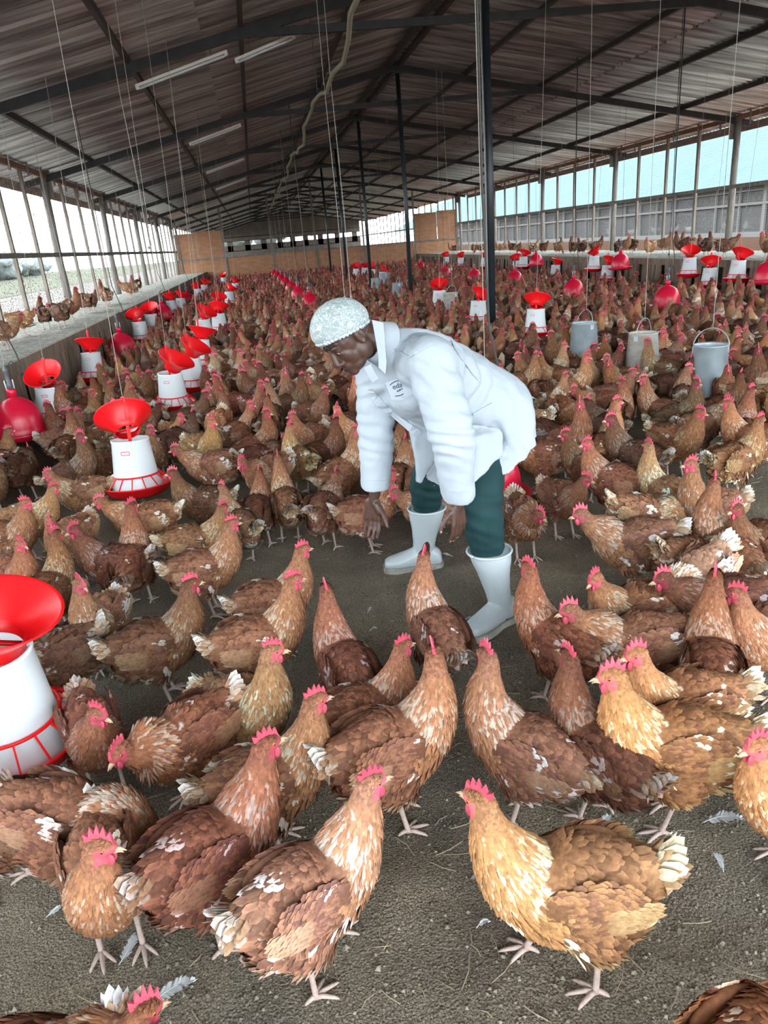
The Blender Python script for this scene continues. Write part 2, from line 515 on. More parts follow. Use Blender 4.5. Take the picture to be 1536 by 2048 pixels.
for x in (XL, -2.2, -0.6, 0.9, 2.4, 3.6, 4.8, 6.2, 7.8, XR - 0.8):
    ew((x, Y2, 1.5), (x + 0.5, Y2 + 0.05, 2.4))
ew((XL, Y2, 1.5), (XR, Y2 + 0.04, 2.0))
v = [(XL, Y2, 2.7), (XR, Y2, 2.7), (XR, Y2, ZRT + .1), (XM, Y2, ZM + .1), (XL, Y2, ZL + .1)]
MB()._add(v + [(a, b + .05, c) for a, b, c in v], [(0, 1, 2, 3, 4), (9, 8, 7, 6, 5), (0, 5, 6, 1), (1, 6, 7, 2), (2, 7, 8, 3), (3, 8, 9, 4), (4, 9, 5, 0)]).build('gable_board', M_endboard, end_wall, origin=(XM, Y2, 0))

# centre poles under the ridge
ORD = ['nearest', 'second', 'third', 'fourth', 'fifth', 'sixth', 'seventh', 'eighth', 'ninth', 'tenth', 'eleventh', 'twelfth', 'thirteenth', 'fourteenth', 'fifteenth', 'sixteenth', 'seventeenth', 'eighteenth', 'nineteenth', 'twentieth']
for i, y in enumerate(TRUSS[2:-1]):
    p = empty('support_pole', (3.1, y - 0.1, 0), label='dark pole under the roof ridge, %s of the centre row from the camera' % ('first' if i == 0 else ORD[i]), cat='pole', group='centre row of roof poles')
    MB().tube([(0, 0, -0.05), (0.012, 0, 2.2), (0.0, 0, ZM - 0.17)], 0.042 if i else 0.05, 12).build('shaft', M_post, p, True)
    MB().box((-0.1, -0.06, ZM - 0.185), (0.1, 0.06, ZM - 0.17)).build('cap_plate', M_steel, p)
    if i == 0:
        MB().tube([(-0.06, -0.03, 0.02), (-0.055, -0.02, 0.6), (-0.062, -0.02, 1.5), (-0.05, -0.03, 2.4), (-0.06, -0.02, 3.4), (-0.05, -0.02, ZM - 0.15)], 0.014, 8).build('cable', M_grey, p, True)

# batten lights on the underside of the left slope
k = 0
for y in TRUSS[2:7]:
    for j, (xa, xb) in enumerate(((-1.1, 0.02), (0.1, 0.85)) if y < 11 else ((-0.9, 0.1),)):
        za, zb = zroof(xa) - 0.22 - (0.03 if j else 0), zroof(xb) - 0.19
        a, b = Vector((xa, y + 0.25 + 0.1 * j, za)), Vector((xb, y + 0.12 + 0.2 * j, zb))
        c = (a + b) / 2
        o = empty('batten_light', c, label=['long white unlit tube light under the nearest rafter, closer to the side wall', 'shorter white unlit tube light under the nearest rafter, closer to the ridge'][j] if k < 2 else 'small white unlit tube light under the roof, %s rafter away' % ORD[k - 1], cat='light', group='tube lights on the roof')
        MB().beam(a - c + Vector((0, 0, 0.022)), b - c + Vector((0, 0, 0.022)), 0.045, 0.03).build('housing', M_tubewhite, o)
        t = (b - a).normalized()
        MB().tube([a - c + t * 0.04 - Vector((0, 0, .012)), b - c - t * 0.04 - Vector((0, 0, .012))], 0.014, 10).build('tube', M_white, o, True)
        MB().beam(a - c, a - c + t * 0.04, 0.035, 0.04).build('end_cap', M_white, o)
        MB().beam(b - c - t * 0.04, b - c, 0.035, 0.04).build('end_cap', M_white, o)
        MB().tube([a - c + t * .2 + Vector((0, 0, .03)), a - c + t * .2 + Vector((0, 0, .2))], 0.004, 5).build('hanger', M_cordd, o)
        MB().tube([b - c - t * .2 + Vector((0, 0, .03)), b - c - t * .2 + Vector((0, 0, .2))], 0.004, 5).build('hanger', M_cordd, o)
        k += 1

# pale water pipe slung lengthways under the roof
pts = []
for i in range(60):
    y = 5.0 + i * 0.5
    pts.append((1.02 + 0.03 * math.sin(i * 1.7), y, 3.12 + 0.09 * math.cos(2 * PI * y / 5.4) + 0.02 * math.sin(i * 2.3)))
pipe = empty('water_pipe', (1.02, 5, 3.1), label='pale wavy water pipe slung lengthways under the roof', cat='pipe')
MB().tube(pts, 0.022, 8).build('hose', M_pipe, pipe, True, origin=(1.02, 5, 3.1))
for y in (4.4, 9.8, 15.2, 20.6, 26.0, 31.4):
    if y > 5:
        MB().tube([(1.02, y, 3.2), (1.02, y, zroof(1.02) - 0.05)], 0.006, 5).build('hanger', M_cordd, pipe, origin=(1.02, 5, 3.1))
# ------------------------------------------------------------------ outside
M_sand = mat('pale_sand', (0.125, 0.105, 0.095), 0.95, noise_scale=0.5, color2=(0.10, 0.08, 0.07), spec=0.1)
M_earth = mat('orange_earth', (0.14, 0.075, 0.048), 0.95, noise_scale=0.4, color2=(0.12, 0.07, 0.05), spec=0.1)
M_grass = mat('dry_grass', (0.065, 0.07, 0.043), 0.95, noise_scale=0.6, color2=(0.09, 0.08, 0.055), spec=0.1)
M_leaf = mat('hazy_leaves', (0.24, 0.28, 0.28), 0.9, noise_scale=1.2, color2=(0.30, 0.33, 0.33), spec=0.1)  # distance haze is mixed into the leaf colour
M_trunk = mat('trunk', (0.08, 0.07, 0.06), 0.9)
M_nroof = mat('blue_roof', (0.065, 0.108, 0.12), 0.7, noise_scale=0.8, noise_amt=0.12, spec=0.2)
M_nwall = mat('whitewash', (0.17, 0.16, 0.15), 0.9)
M_ndark = mat('shed_inside', (0.10, 0.095, 0.095), 0.9)
def dense_net():
    m = bpy.data.materials.new('dusty_netting')
    m.use_nodes = True
    nt = m.node_tree
    b = nt.nodes['Principled BSDF']
    b.inputs['Base Color'].default_value = (0.17, 0.165, 0.16, 1)
    tr = nt.nodes.new('ShaderNodeBsdfTransparent')
    tc = nt.nodes.new('ShaderNodeTexCoord')
    n = nt.nodes.new('ShaderNodeTexNoise'); n.inputs['Scale'].default_value = 9
    nt.links.new(tc.outputs['Object'], n.inputs['Vector'])
    r = nt.nodes.new('ShaderNodeMapRange'); r.inputs[1].default_value = 0.3; r.inputs[2].default_value = 0.7; r.inputs[3].default_value = 0.3; r.inputs[4].default_value = 0.6
    nt.links.new(n.outputs['Fac'], r.inputs[0])
    mx = nt.nodes.new('ShaderNodeMixShader')
    nt.links.new(r.outputs[0], mx.inputs[0]); nt.links.new(tr.outputs[0], mx.inputs[1]); nt.links.new(b.outputs[0], mx.inputs[2])
    nt.links.new(mx.outputs[0], nt.nodes['Material Output'].inputs['Surface'])
    return m
M_nnet = dense_net()
def ground(name, x0, x1, y0, y1, z, m, label):
    return tag(MB()._add([(x0, y0, z), (x1, y0, z), (x1, y1, z), (x0, y1, z)], [(0, 1, 2, 3)]).build(name, m), label, kind='structure')
ground('ground_left', -150, XL - 0.08, -60, 260, -0.02, M_sand, 'pale sandy yard outside the left wall')
ground('ground_right', XR + 0.08, 150, -60, 260, -0.02, M_earth, 'orange earth strip between the two sheds')
ground('ground_front', XL - 0.08, XR + 0.08, -60, Y0, -0.03, M_sand, 'sandy ground outside the open near end')
ground('ground_back', XL - 0.08, XR + 0.08, Y2, 260, -0.02, M_grass, 'grass beyond the far end')
ground('field_grass', -150, -15, 20, 260, 0.0, M_grass, 'dry grass field beyond the sandy yard')
# tree line far to the left and behind the end wall
rt = random.Random(11)
def tree(x, y, h, w, i, label):
    o = empty('tree', (x, y, 0), label=label, cat='tree', group='hazy tree line')
    MB().tube([(0, 0, 0), (0.1, 0, h * 0.35), (0, 0, h * 0.6)], [0.25, 0.18, 0.1], 7).build('trunk', M_trunk, o)
    mb = MB()
    for k in range(16):
        a = rt.uniform(0, 2 * PI); rr = w * 0.5 * math.sqrt(rt.random())
        s = w * rt.uniform(0.16, 0.28)
        mb.ell((rr * math.cos(a), rr * math.sin(a), h * rt.uniform(0.35, 0.9)), (s, s, s * 0.8), seg=9, nr=6)
    me = remesh(mb, 'crown', w * 0.06, 1)
    co = np.zeros(len(me.vertices) * 3); me.vertices.foreach_get('co', co)
    co = co.reshape(-1, 3)
    for q in co:
        n = noise.noise(Vector(q) * (3.0 / w * 2)) + 0.6 * noise.noise(Vector(q) * (9.0 / w * 2))
        q += np.array((0.0, 0.0, 1.0)) * n * w * 0.06 + np.array((q[0], q[1], 0)) * n * 0.12
    me.vertices.foreach_set('co', co.ravel())
    me.materials.append(M_leaf)
    link('crown', me, o)
n_tree = 0
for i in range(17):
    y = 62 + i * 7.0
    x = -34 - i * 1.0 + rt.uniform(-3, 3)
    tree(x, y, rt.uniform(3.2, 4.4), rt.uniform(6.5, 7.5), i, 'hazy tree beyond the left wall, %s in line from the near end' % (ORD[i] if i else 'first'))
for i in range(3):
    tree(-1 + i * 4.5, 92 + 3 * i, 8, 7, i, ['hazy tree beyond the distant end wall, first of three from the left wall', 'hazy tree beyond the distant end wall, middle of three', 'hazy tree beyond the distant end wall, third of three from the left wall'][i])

# neighbouring shed to the right
NX, NE, NR = 16.5, 2.32, 5.6
nb = empty('neighbour_shed', (NX, 0, 0), label='neighbouring poultry shed with pale blue corrugated roof outside the right wall', cat='building')
def nbp(nm, mb, m, smooth=False):
    return mb.build(nm, m, nb, smooth, origin=(NX, 0, 0))
n = 260
mb = MB(); vs = []; fs = []
for i in range(n * 4 + 1):
    y = 6 + i * 80 / (n * 4)
    z = 0.02 * math.cos(2 * PI * i / 4)
    vs += [(NX - 0.5, y, NE - 0.05 + z), (NX + 7.0, y, NR + z)]
for i in range(n * 4):
    fs.append((2 * i, 2 * i + 2, 2 * i + 3, 2 * i + 1))
nbp('roof', mb._add(vs, fs), M_nroof, True)
nbp('base_wall', MB().box((NX, 6, 0.62), (NX + 0.15, 86, 0.78)), M_nwall)
nbp('earth_stained_plinth', MB().box((NX - 0.01, 6, 0), (NX + 0.15, 86, 0.62)), M_earth)
nbp('window_netting', MB()._add([(NX + 0.12, 6, 0.78), (NX + 0.12, 86, 0.78), (NX + 0.12, 86, NE + 0.1), (NX + 0.12, 6, NE + 0.1)], [(0, 1, 2, 3)]), M_nnet)
nbp('back_wall', MB().box((NX + 5.0, 6, 0), (NX + 5.1, 86, 3.4)), M_ndark)
nbp('floor_slab', MB().box((NX + .15, 6, 0.6), (NX + 5.0, 86, 0.7)), M_ndark)
for k in range(40):
    y = 6.5 + k * 1.35
    nbp('window_stud', MB().box((NX + 0.03, y, 0.78), (NX + 0.10, y + (0.16 if k % 4 == 0 else 0.06), NE + 0.1)), M_nwall)
nbp('window_rail', MB().box((NX + 0.02, 6, 1.62), (NX + 0.09, 86, 1.70)), M_nwall)
nbp('window_rail', MB().box((NX + 0.02, 6, 2.05), (NX + 0.09, 86, 2.10)), M_nwall)
# ------------------------------------------------------------------ feeders, drinkers
LAND = []        # (x, y pixel, short phrase) landmarks for the hens' labels
VIEWGAP = []     # (x, y, half width): kept open on the near side so that the birds do not hide the feeder
CLEAR = []       # (x, y, radius) ground that hens keep off
def feeder_meshes():
    D = {}
    pan = MB().lathe([(0.02, 0.0), (0.13, 0.0), (0.178, 0.022), (0.196, 0.06), (0.206, 0.066), (0.206, 0.074), (0.196, 0.072), (0.186, 0.055), (0.16, 0.03), (0.10, 0.014), (0.02, 0.012)], 36)
    D['pan'] = pan.mesh('pan', M_red, True)
    D['feed'] = MB().lathe([(0.005, 0.036), (0.10, 0.034), (0.165, 0.030)], 30).mesh('feed', M_feed, True)
    hop = MB().lathe([(0.152, 0.03), (0.146, 0.065), (0.130, 0.125), (0.127, 0.14), (0.108, 0.325), (0.111, 0.33), (0.111, 0.342), (0.102, 0.342), (0.100, 0.33), (0.120, 0.14)], 36)
    D['hopper'] = hop.mesh('hopper', M_white, True)
    D['feed_top'] = MB().lathe([(0.003, 0.31), (0.05, 0.305), (0.102, 0.30)], 24).mesh('feed_top', M_feed, True)
    ring = MB().tube([(0.138 * math.cos(a), 0.138 * math.sin(a), 0.128) for a in [2 * PI * k / 36 for k in range(37)]], 0.0055, 6)
    D['grid_ring'] = ring.mesh('grid_ring', M_red, True)
    sp = MB().beam((0.138, 0, 0.128), (0.198, 0, 0.070), 0.005, 0.006)
    D['grid_spoke'] = sp.mesh('grid_spoke', M_red)
    lid = MB().lathe([(0.070, 0.0), (0.074, 0.0), (0.076, 0.034), (0.165, 0.118), (0.170, 0.122), (0.166, 0.126), (0.160, 0.121), (0.074, 0.040), (0.070, 0.034)], 36, closed=False)
    lid.beam((-0.072, 0, 0.02), (0.072, 0, 0.02), 0.014, 0.008)
    D['lid'] = lid.mesh('lid', M_red, True)
    rod = MB().beam((0, 0, 0.25), (0, 0, 0.56), 0.020, 0.007, (1, 0, 0)).beam((0, 0, 0.25), (0, 0, 0.56), 0.007, 0.020, (1, 0, 0)).beam((0, 0, 0.56), (0, 0, 0.59), 0.024, 0.024, (1, 0, 0))
    D['hanging_rod'] = rod.mesh('hanging_rod', M_red)
    em = MB()
    for k in range(24):
        a0, a1 = 2 * PI * k / 24, 2 * PI * (k + 1) / 24
        p = lambda a: (0.024 * max(-1, min(1, 1.3 * math.cos(a))), 0.0, 0.010 * max(-1, min(1, 1.4 * math.sin(a))))
        em.tube([p(a0), p(a1)], 0.0016, 4)
    D['emblem'] = em.mesh('emblem', M_red)
    return D
FD = feeder_meshes()
def feeder(P, label, lidtilt=25, liddir=0, tilt=3, scale=1.0, detail=True, spokes=16, cordz=None, short=None):
    P = Vector(P)
    o = empty('tube_feeder', (P.x, P.y, P.z), label=label, cat='feeder', group='red and white hopper feeders')
    o.scale = (scale,) * 3
    td = liddir + 1.0
    o.rotation_euler = (math.radians(tilt) * math.cos(td), math.radians(tilt) * math.sin(td), 0)
    for n in ('pan', 'hopper', 'grid_ring', 'hanging_rod'):
        link(n, FD[n], o)
    lid = link('lid', FD['lid'], o)
    lid.location = (0.03 * math.cos(liddir), 0.03 * math.sin(liddir), 0.345 + 0.0008 * abs(lidtilt))
    ax = Vector((-math.sin(liddir), math.cos(liddir), 0))
    lid.rotation_mode = 'QUATERNION'
    lid.rotation_quaternion = Matrix.Rotation(math.radians(lidtilt), 3, ax).to_quaternion()
    if detail:
        link('feed', FD['feed'], o); link('feed_top', FD['feed_top'], o)
        for k in range(spokes):
            s = link('grid_spoke', FD['grid_spoke'], o)
            s.rotation_euler = (0, 0, 2 * PI * k / spokes)
        e = link('emblem', FD['emblem'], o)
        az = math.atan2(-P.y, -P.x) - 0.35
        e.location = (0.1165 * math.cos(az), 0.1165 * math.sin(az), 0.275)
        e.rotation_euler = (0, 0, az + PI / 2)
    zt = zroof(P.x) - 0.05 if cordz is None else cordz
    c = MB().tube([(0, 0, 0.585), (0.004, 0.003, (0.585 + zt - P.z) / 2), (0, 0, (zt - P.z) / scale)], 0.0016 if P.y < 8 else 0.0026, 5)
    co = c.build('cord', M_cord, o)
    px = proj(P + Vector((0, 0, 0.25)))
    LAND.append((px[0], px[1], short or label))
    CLEAR.append((P.x, P.y, 0.15))
    VIEWGAP.append((P.x, P.y, 0.16))
    return o
def inside(px, py, zc, zb):
    # keep the thing on the floor between the two ledges
    p = gz(px, py, zc)
    lim = 7.62 if p.x > 0 else -2.02
    if abs(p.x) > abs(lim):
        d = ray(px, py)
        p = CAM + d * (lim / d.x)
        zb = max(0.03, p.z - (zc - zb))
    p.z = zb
    return p
def fpos(px, py, zc=0.37, zb=0.17):
    return inside(px, py, zc, zb)
near_f = [
    (12, 1352, 12, -0.4, 'large white hopper feeder with red lid and red pan cut by the picture edge', 'largest feeder at the picture edge'),
    (266, 925, 42, 1.9, 'white hopper feeder with red lid tipped back, three hens crowding its front', 'white feeder with lid tipped back'),
    (342, 775, 30, -0.35, 'white hopper feeder with small red oval emblem and lid sliding down', 'feeder with the red oval emblem'),
    (98, 806, -40, 1.3, 'white hopper feeder with red lid like an open bowl, beside red bell drinker', 'feeder beside the edge drinker'),
    (183, 730, 14, 1.5, 'white hopper feeder with bowl-shaped lid standing next to left ledge boards', 'feeder next to left ledge boards'),
    (380, 742, 32, -0.3, 'white hopper feeder half hidden behind the emblem feeder', 'feeder half hidden behind emblem feeder'),
]
for (px, py, lt, ld, lab, sh) in near_f:
    feeder(fpos(px, py) if px > 15 else fpos(24, 1472, 0.18, 0.12), lab, lt, ld, 4, 1.0 if px > 15 else 1.08, True, 16, short=sh)
def row(lst, phrase, sphrase, sc=1.0):
    rr = random.Random(len(lst))
    for i, (px, py) in enumerate(lst):
        feeder(fpos(px, py, 0.42, 0.21), 'white feeder with red lid, %s %s' % ('first' if i == 0 else ORD[i], phrase), rr.choice([15, 25, 35, -30]), rr.uniform(-0.6, 2.2), 3, sc, i < 4, 10, short='%s feeder %s' % ('first' if i == 0 else ORD[i], sphrase))
row([(400, 703), (407, 655), (437, 643), (440, 618), (458, 594), (470, 575)], 'of the far line behind the emblem feeder', 'behind emblem feeder')
row([(280, 660), (302, 643), (342, 613), (361, 608), (396, 587), (409, 578), (447, 562)], 'of the line along the left ledge', 'along left ledge')
row([(1070, 640), (955, 620), (878, 596)], 'of the line behind the worker and the near pole', 'behind worker and near pole')
row([(1418, 552), (1474, 538), (1378, 531)], 'of the cluster before the right ledge', 'of cluster before right ledge')
row([(1213, 543), (1187, 524), (1110, 541), (1033, 531), (1046, 523), (968, 524), (921, 523), (893, 521)], 'of the far line along right ledge', 'far along right ledge')
row([(765, 553), (744, 546), (729, 543), (712, 545)], 'of the distant knot by the partition', 'of distant knot by partition')

def drinker_meshes():
    D = {}
    dome = MB().lathe([(0.20, 0.03), (0.188, 0.045), (0.186, 0.09), (0.178, 0.16), (0.158, 0.225), (0.122, 0.275), (0.075, 0.308), (0.040, 0.318), (0.038, 0.325)], 40)
    D['dome'] = dome.mesh('dome', M_pinkred, True)
    pan = MB().lathe([(0.19, 0.012), (0.20, 0.0), (0.225, 0.004), (0.240, 0.03), (0.246, 0.052), (0.240, 0.056), (0.233, 0.048), (0.218, 0.02), (0.195, 0.022)], 40)
    D['trough'] = pan.mesh('trough', M_pinkred, True)
    nk = MB().lathe([(0.001, 0.32), (0.036, 0.32), (0.036, 0.385), (0.030, 0.392), (0.001, 0.392)], 16)
    D['neck'] = nk.mesh('neck', M_pinkred, True)
    vl = MB().lathe([(0.001, 0.39), (0.022, 0.39), (0.022, 0.43), (0.016, 0.44), (0.016, 0.52), (0.02, 0.525), (0.02, 0.55), (0.010, 0.56), (0.010, 0.58), (0.001, 0.58)], 14)
    D['valve'] = vl.mesh('valve', M_grey, True)
    D['prong'] = MB().tube([(0.028, 0, 0.385), (0.03, 0, 0.46)], 0.005, 6).mesh('prong', M_white, True)
    return D
DD = drinker_meshes()
def drinker(P, label, short, scale=1.0, hose=True, dark=False):
    P = Vector(P)
    o = empty('bell_drinker', P, label=label, cat='drinker', group='red bell drinkers')
    o.scale = (scale,) * 3
    for n in ('dome', 'trough', 'neck', 'valve'):
        link(n, DD[n], o)
    for k in range(2):
        p = link('prong', DD['prong'], o); p.rotation_euler = (0, 0, PI * k + 0.4)
    zt = zroof(P.x) - 0.05
    MB().tube([(0, 0, 0.575), (0.003, 0, 1.4), (0, 0, (zt - P.z) / scale)], 0.0018 if P.y < 9 else 0.003, 5).build('cord', M_cordd if dark else M_cord, o)
    if hose:
        MB().tube([(0.01, 0, 0.56), (0.05, 0.02, 0.60), (0.10, 0.03, 0.55), (0.12, 0.03, 0.48), (0.10, 0.02, 0.66), (0.03, 0, 0.95), (0.012, 0, 1.6), (0.01, 0, (zt - P.z) / scale)], 0.006, 6).build('hose', M_cordd, o, True)
    q = proj(P + Vector((0, 0, 0.2)))
    LAND.append((q[0], q[1], short))
    CLEAR.append((P.x, P.y, 0.2))
    VIEWGAP.append((P.x, P.y, 0.18))
    return o
def dpos(px, py, zc=0.27, zb=0.11):
    return inside(px, py, zc, zb)
drinker(dpos(975, 945, 0.25, 0.08), 'crimson bell drinker partly hidden behind the worker coat', 'drinker behind the worker', 1.0)
drinker(dpos(36, 835), 'crimson bell drinker with grey valve at the picture edge below the ledge', 'edge drinker below the ledge', 1.0)
drinker(dpos(243, 688), 'crimson bell drinker between two feeders close to the left ledge', 'drinker between two left ledge feeders')
drinker(dpos(326, 624), 'crimson bell drinker along left ledge, second behind the one between feeders', 'second drinker along left ledge')
drinker(dpos(375, 596), 'small crimson bell drinker farthest along the left ledge', 'farthest drinker along left ledge')
for i, (px, py) in enumerate([(620, 603), (597, 588), (583, 576), (572, 566), (563, 558), (555, 552), (549, 547)]):
    drinker(dpos(px, py, 0.40, 0.24), 'crimson bell drinker, %s of the straight middle row counting away from the worker' % ('first' if i == 0 else ORD[i]), '%s drinker of the middle row' % ('first' if i == 0 else ORD[i]), 1.0, i < 2)
for i, (px, py) in enumerate([(1334, 594), (1147, 577), (1030, 556), (949, 552), (890, 545), (842, 533)]):
    drinker(dpos(px, py, 0.40, 0.24), 'crimson bell drinker, %s of the slanting row right of the near pole' % ('first and largest' if i == 0 else ORD[i]), '%s drinker right of near pole' % ('first' if i == 0 else ORD[i]), 1.0, i < 2, True)
for i, (px, py) in enumerate([(1535, 545), (1241, 523), (1072, 520), (724, 537)]):
    drinker(dpos(px, py, 0.40, 0.24), ['crimson bell drinker cut by the picture edge before right ledge', 'crimson bell drinker directly against the right ledge boards', 'small crimson bell drinker far along the right ledge', 'tiny crimson bell drinker beyond the worker near the partition'][i], ['drinker cut by right picture edge', 'drinker against right ledge boards', 'small far right ledge drinker', 'tiny drinker near the partition'][i], 1.0, False, True)

def can_feeder(P, label, short, m, scale=1.0, bail=60, az=0.3):
    P = Vector(P)
    o = empty('can_feeder', P, az, label=label, cat='feeder', group='galvanised can feeders')
    o.scale = (scale,) * 3
    b = MB().lathe([(0.158, 0.05), (0.156, 0.06), (0.126, 0.43), (0.130, 0.436), (0.130, 0.444), (0.122, 0.444), (0.120, 0.43), (0.148, 0.06)], 36)
    b.build('can', m, o, True)
    MB().lathe([(0.05, 0.0), (0.185, 0.0), (0.198, 0.06), (0.202, 0.064), (0.196, 0.066), (0.18, 0.012), (0.05, 0.01)], 36).build('pan', M_galv, o, True)
    MB().lathe([(0.003, 0.36), (0.06, 0.35), (0.125, 0.34)], 24).build('feed', M_feed, o, True)
    MB().beam((0.157, 0, 0.06), (0.128, 0, 0.43), 0.012, 0.004, (1, 0, 0)).build('seam', M_galv, o)
    for s in (-1, 1):
        MB().box((-0.02, s * 0.128 - 0.004, 0.38), (0.02, s * 0.128 + 0.004, 0.43)).build('lug', M_galv, o)
    a = math.radians(bail)
    arc = []
    for k in range(13):
        t = PI * k / 12
        arc.append((0.14 * math.sin(t) * math.cos(a), 0.132 * math.cos(t), 0.42 + 0.15 * math.sin(t) * math.sin(a)))
    MB().tube(arc, 0.0035, 6).build('bail_handle', M_galv, o, True)
    zt = (zroof(P.x) - 0.05 - P.z) / scale
    MB().tube([arc[6], (0, 0, zt)], 0.0022, 5).build('cord', M_cord, o)
    q = proj(P + Vector((0, 0, 0.25)))
    LAND.append((q[0], q[1], short))
    CLEAR.append((P.x, P.y, 0.2))
    VIEWGAP.append((P.x, P.y, 0.15))
def cpos(px, py):
    p = gz(px, py, 0.34); p.z = 0.09
    return p
can_feeder(cpos(1418, 738), 'dented galvanised can feeder with arched wire handle, nearest of the three cans', 'nearest galvanised can', M_galv, 1.0, 75, 0.9)
can_feeder(cpos(1285, 708), 'galvanised can feeder stained with feed, middle of the three cans', 'feed-stained galvanised can', M_rusty, 1.0, 88, -1.0)
can_feeder(cpos(1168, 682), 'clean galvanised can feeder closest to the near pole', 'galvanised can closest to near pole', M_galv, 1.0, 80, 0.2)
can_feeder(cpos(902, 608), 'galvanised can feeder beside a white feeder behind the worker back', 'can behind the worker back', M_rusty, 1.0, 70, 0.5)
can_feeder(cpos(770, 563), 'taller galvanised can feeder in the distant group behind the hairnet', 'taller distant can', M_galv, 1.1, 70, 0.1)
can_feeder(cpos(752, 571), 'galvanised can feeder on the far side of the distant group behind the hairnet', 'far distant can', M_galv, 1.0, 70, 0.1)
can_feeder(cpos(796, 583), 'galvanised can feeder beside the second pole behind the worker', 'can beside the second pole', M_galv, 1.0, 70, 0.1)

# loose cords hanging from the roof
lc = [(-1.05, 8.2, 1.6, 'pale cord hanging from the roof near the left side light'), (0.98, 8.6, 0.9, 'pale cord, left one of a pair hanging behind the hairnet'), (1.06, 8.65, 0.9, 'pale cord, right one of a pair hanging behind the hairnet'),
      (2.42, 7.7, 0.55, 'straight pale cord hanging just beside the near pole'), (-2.7, 11.4, 1.0, 'pale cord hanging close to the left netting'), (5.6, 9.6, 1.0, 'dark cord hanging in front of the near right windows'), (7.35, 12.6, 1.2, 'dark cord hanging near the right wall post')]
for x, y, zb, lab in lc:
    zt = zroof(x) - 0.02
    o = empty('hanging_cord', (x, y, zb), label=lab, cat='cord', group='loose hanging cords')
    MB().tube([(0, 0, 0), (0.01, 0.01, (zt - zb) * 0.3), (-0.008, 0, (zt - zb) * 0.7), (0, 0, zt - zb)], 0.004, 5).build('strand', M_cordd if 'dark' in lab else M_cord, o)
    MB().tube([(0, 0, -0.01), (0, 0, 0.02)], 0.012, 6).build('knot', M_cordd if 'dark' in lab else M_cord, o)
# ------------------------------------------------------------------ hens
def plumage_material(name, rough=0.75):
    m = bpy.data.materials.new(name)
    m.use_nodes = True
    nt = m.node_tree
    b = nt.nodes['Principled BSDF']
    at_ = nt.nodes.new('ShaderNodeAttribute'); at_.attribute_name = 'Col'
    oi = nt.nodes.new('ShaderNodeObjectInfo')
    mx = nt.nodes.new('ShaderNodeMix'); mx.data_type = 'RGBA'; mx.blend_type = 'MULTIPLY'; mx.inputs[0].default_value = 1
    nt.links.new(at_.outputs['Color'], mx.inputs[6]); nt.links.new(oi.outputs['Color'], mx.inputs[7])
    tc = nt.nodes.new('ShaderNodeTexCoord')
    n = nt.nodes.new('ShaderNodeTexNoise'); n.inputs['Scale'].default_value = 90; n.inputs['Detail'].default_value = 3
    nt.links.new(tc.outputs['Object'], n.inputs['Vector'])
    mr = nt.nodes.new('ShaderNodeMapRange'); mr.inputs[1].default_value = 0.3; mr.inputs[2].default_value = 0.7; mr.inputs[3].default_value = 0.75; mr.inputs[4].default_value = 1.2
    nt.links.new(n.outputs['Fac'], mr.inputs[0])
    m2 = nt.nodes.new('ShaderNodeMix'); m2.data_type = 'RGBA'; m2.blend_type = 'MULTIPLY'; m2.inputs[0].default_value = 1
    nt.links.new(mx.outputs[2], m2.inputs[6]); nt.links.new(mr.outputs[0], m2.inputs[7])
    nt.links.new(m2.outputs[2], b.inputs['Base Color'])
    b.inputs['Roughness'].default_value = rough
    b.inputs['Specular IOR Level'].default_value = 0.25
    return m
M_plume = plumage_material('hen_plumage')
M_comb = mat('comb_skin', (0.62, 0.080, 0.125), 0.5, noise_scale=90, noise_amt=0.25)
M_leg = mat('hen_leg', (0.56, 0.42, 0.36), 0.6, noise_scale=120, noise_amt=0.25)
M_beak = mat('hen_beak', (0.55, 0.38, 0.24), 0.45)
M_eye = mat('hen_eye', (0.45, 0.13, 0.02), 0.15)
M_pupil = mat('hen_pupil', (0.01, 0.008, 0.006), 0.1)

CHEST = np.array((0.250, 0.108, 0.058)); DARK = np.array((0.115, 0.046, 0.031)); GOLD = np.array((0.39, 0.178, 0.084))
CREAM = np.array((0.58, 0.45, 0.335)); BUFF = np.array((0.42, 0.245, 0.138)); WHITE = np.array((0.74, 0.71, 0.67))

def catmull(P, n):
    P = np.array(P, float)
    k = len(P)
    out, idx = [], []
    for i in range(n):
        t = (k - 1) * i / (n - 1)
        j = min(int(t), k - 2); u = t - j
        p0, p1, p2, p3 = P[max(j - 1, 0)], P[j], P[j + 1], P[min(j + 2, k - 1)]
        out.append(0.5 * (2 * p1 + (p2 - p0) * u + (2 * p0 - 5 * p1 + 4 * p2 - p3) * u * u + (3 * p1 - p0 - 3 * p2 + p3) * u ** 3))
        idx.append(t)
    return np.array(out), np.array(idx)

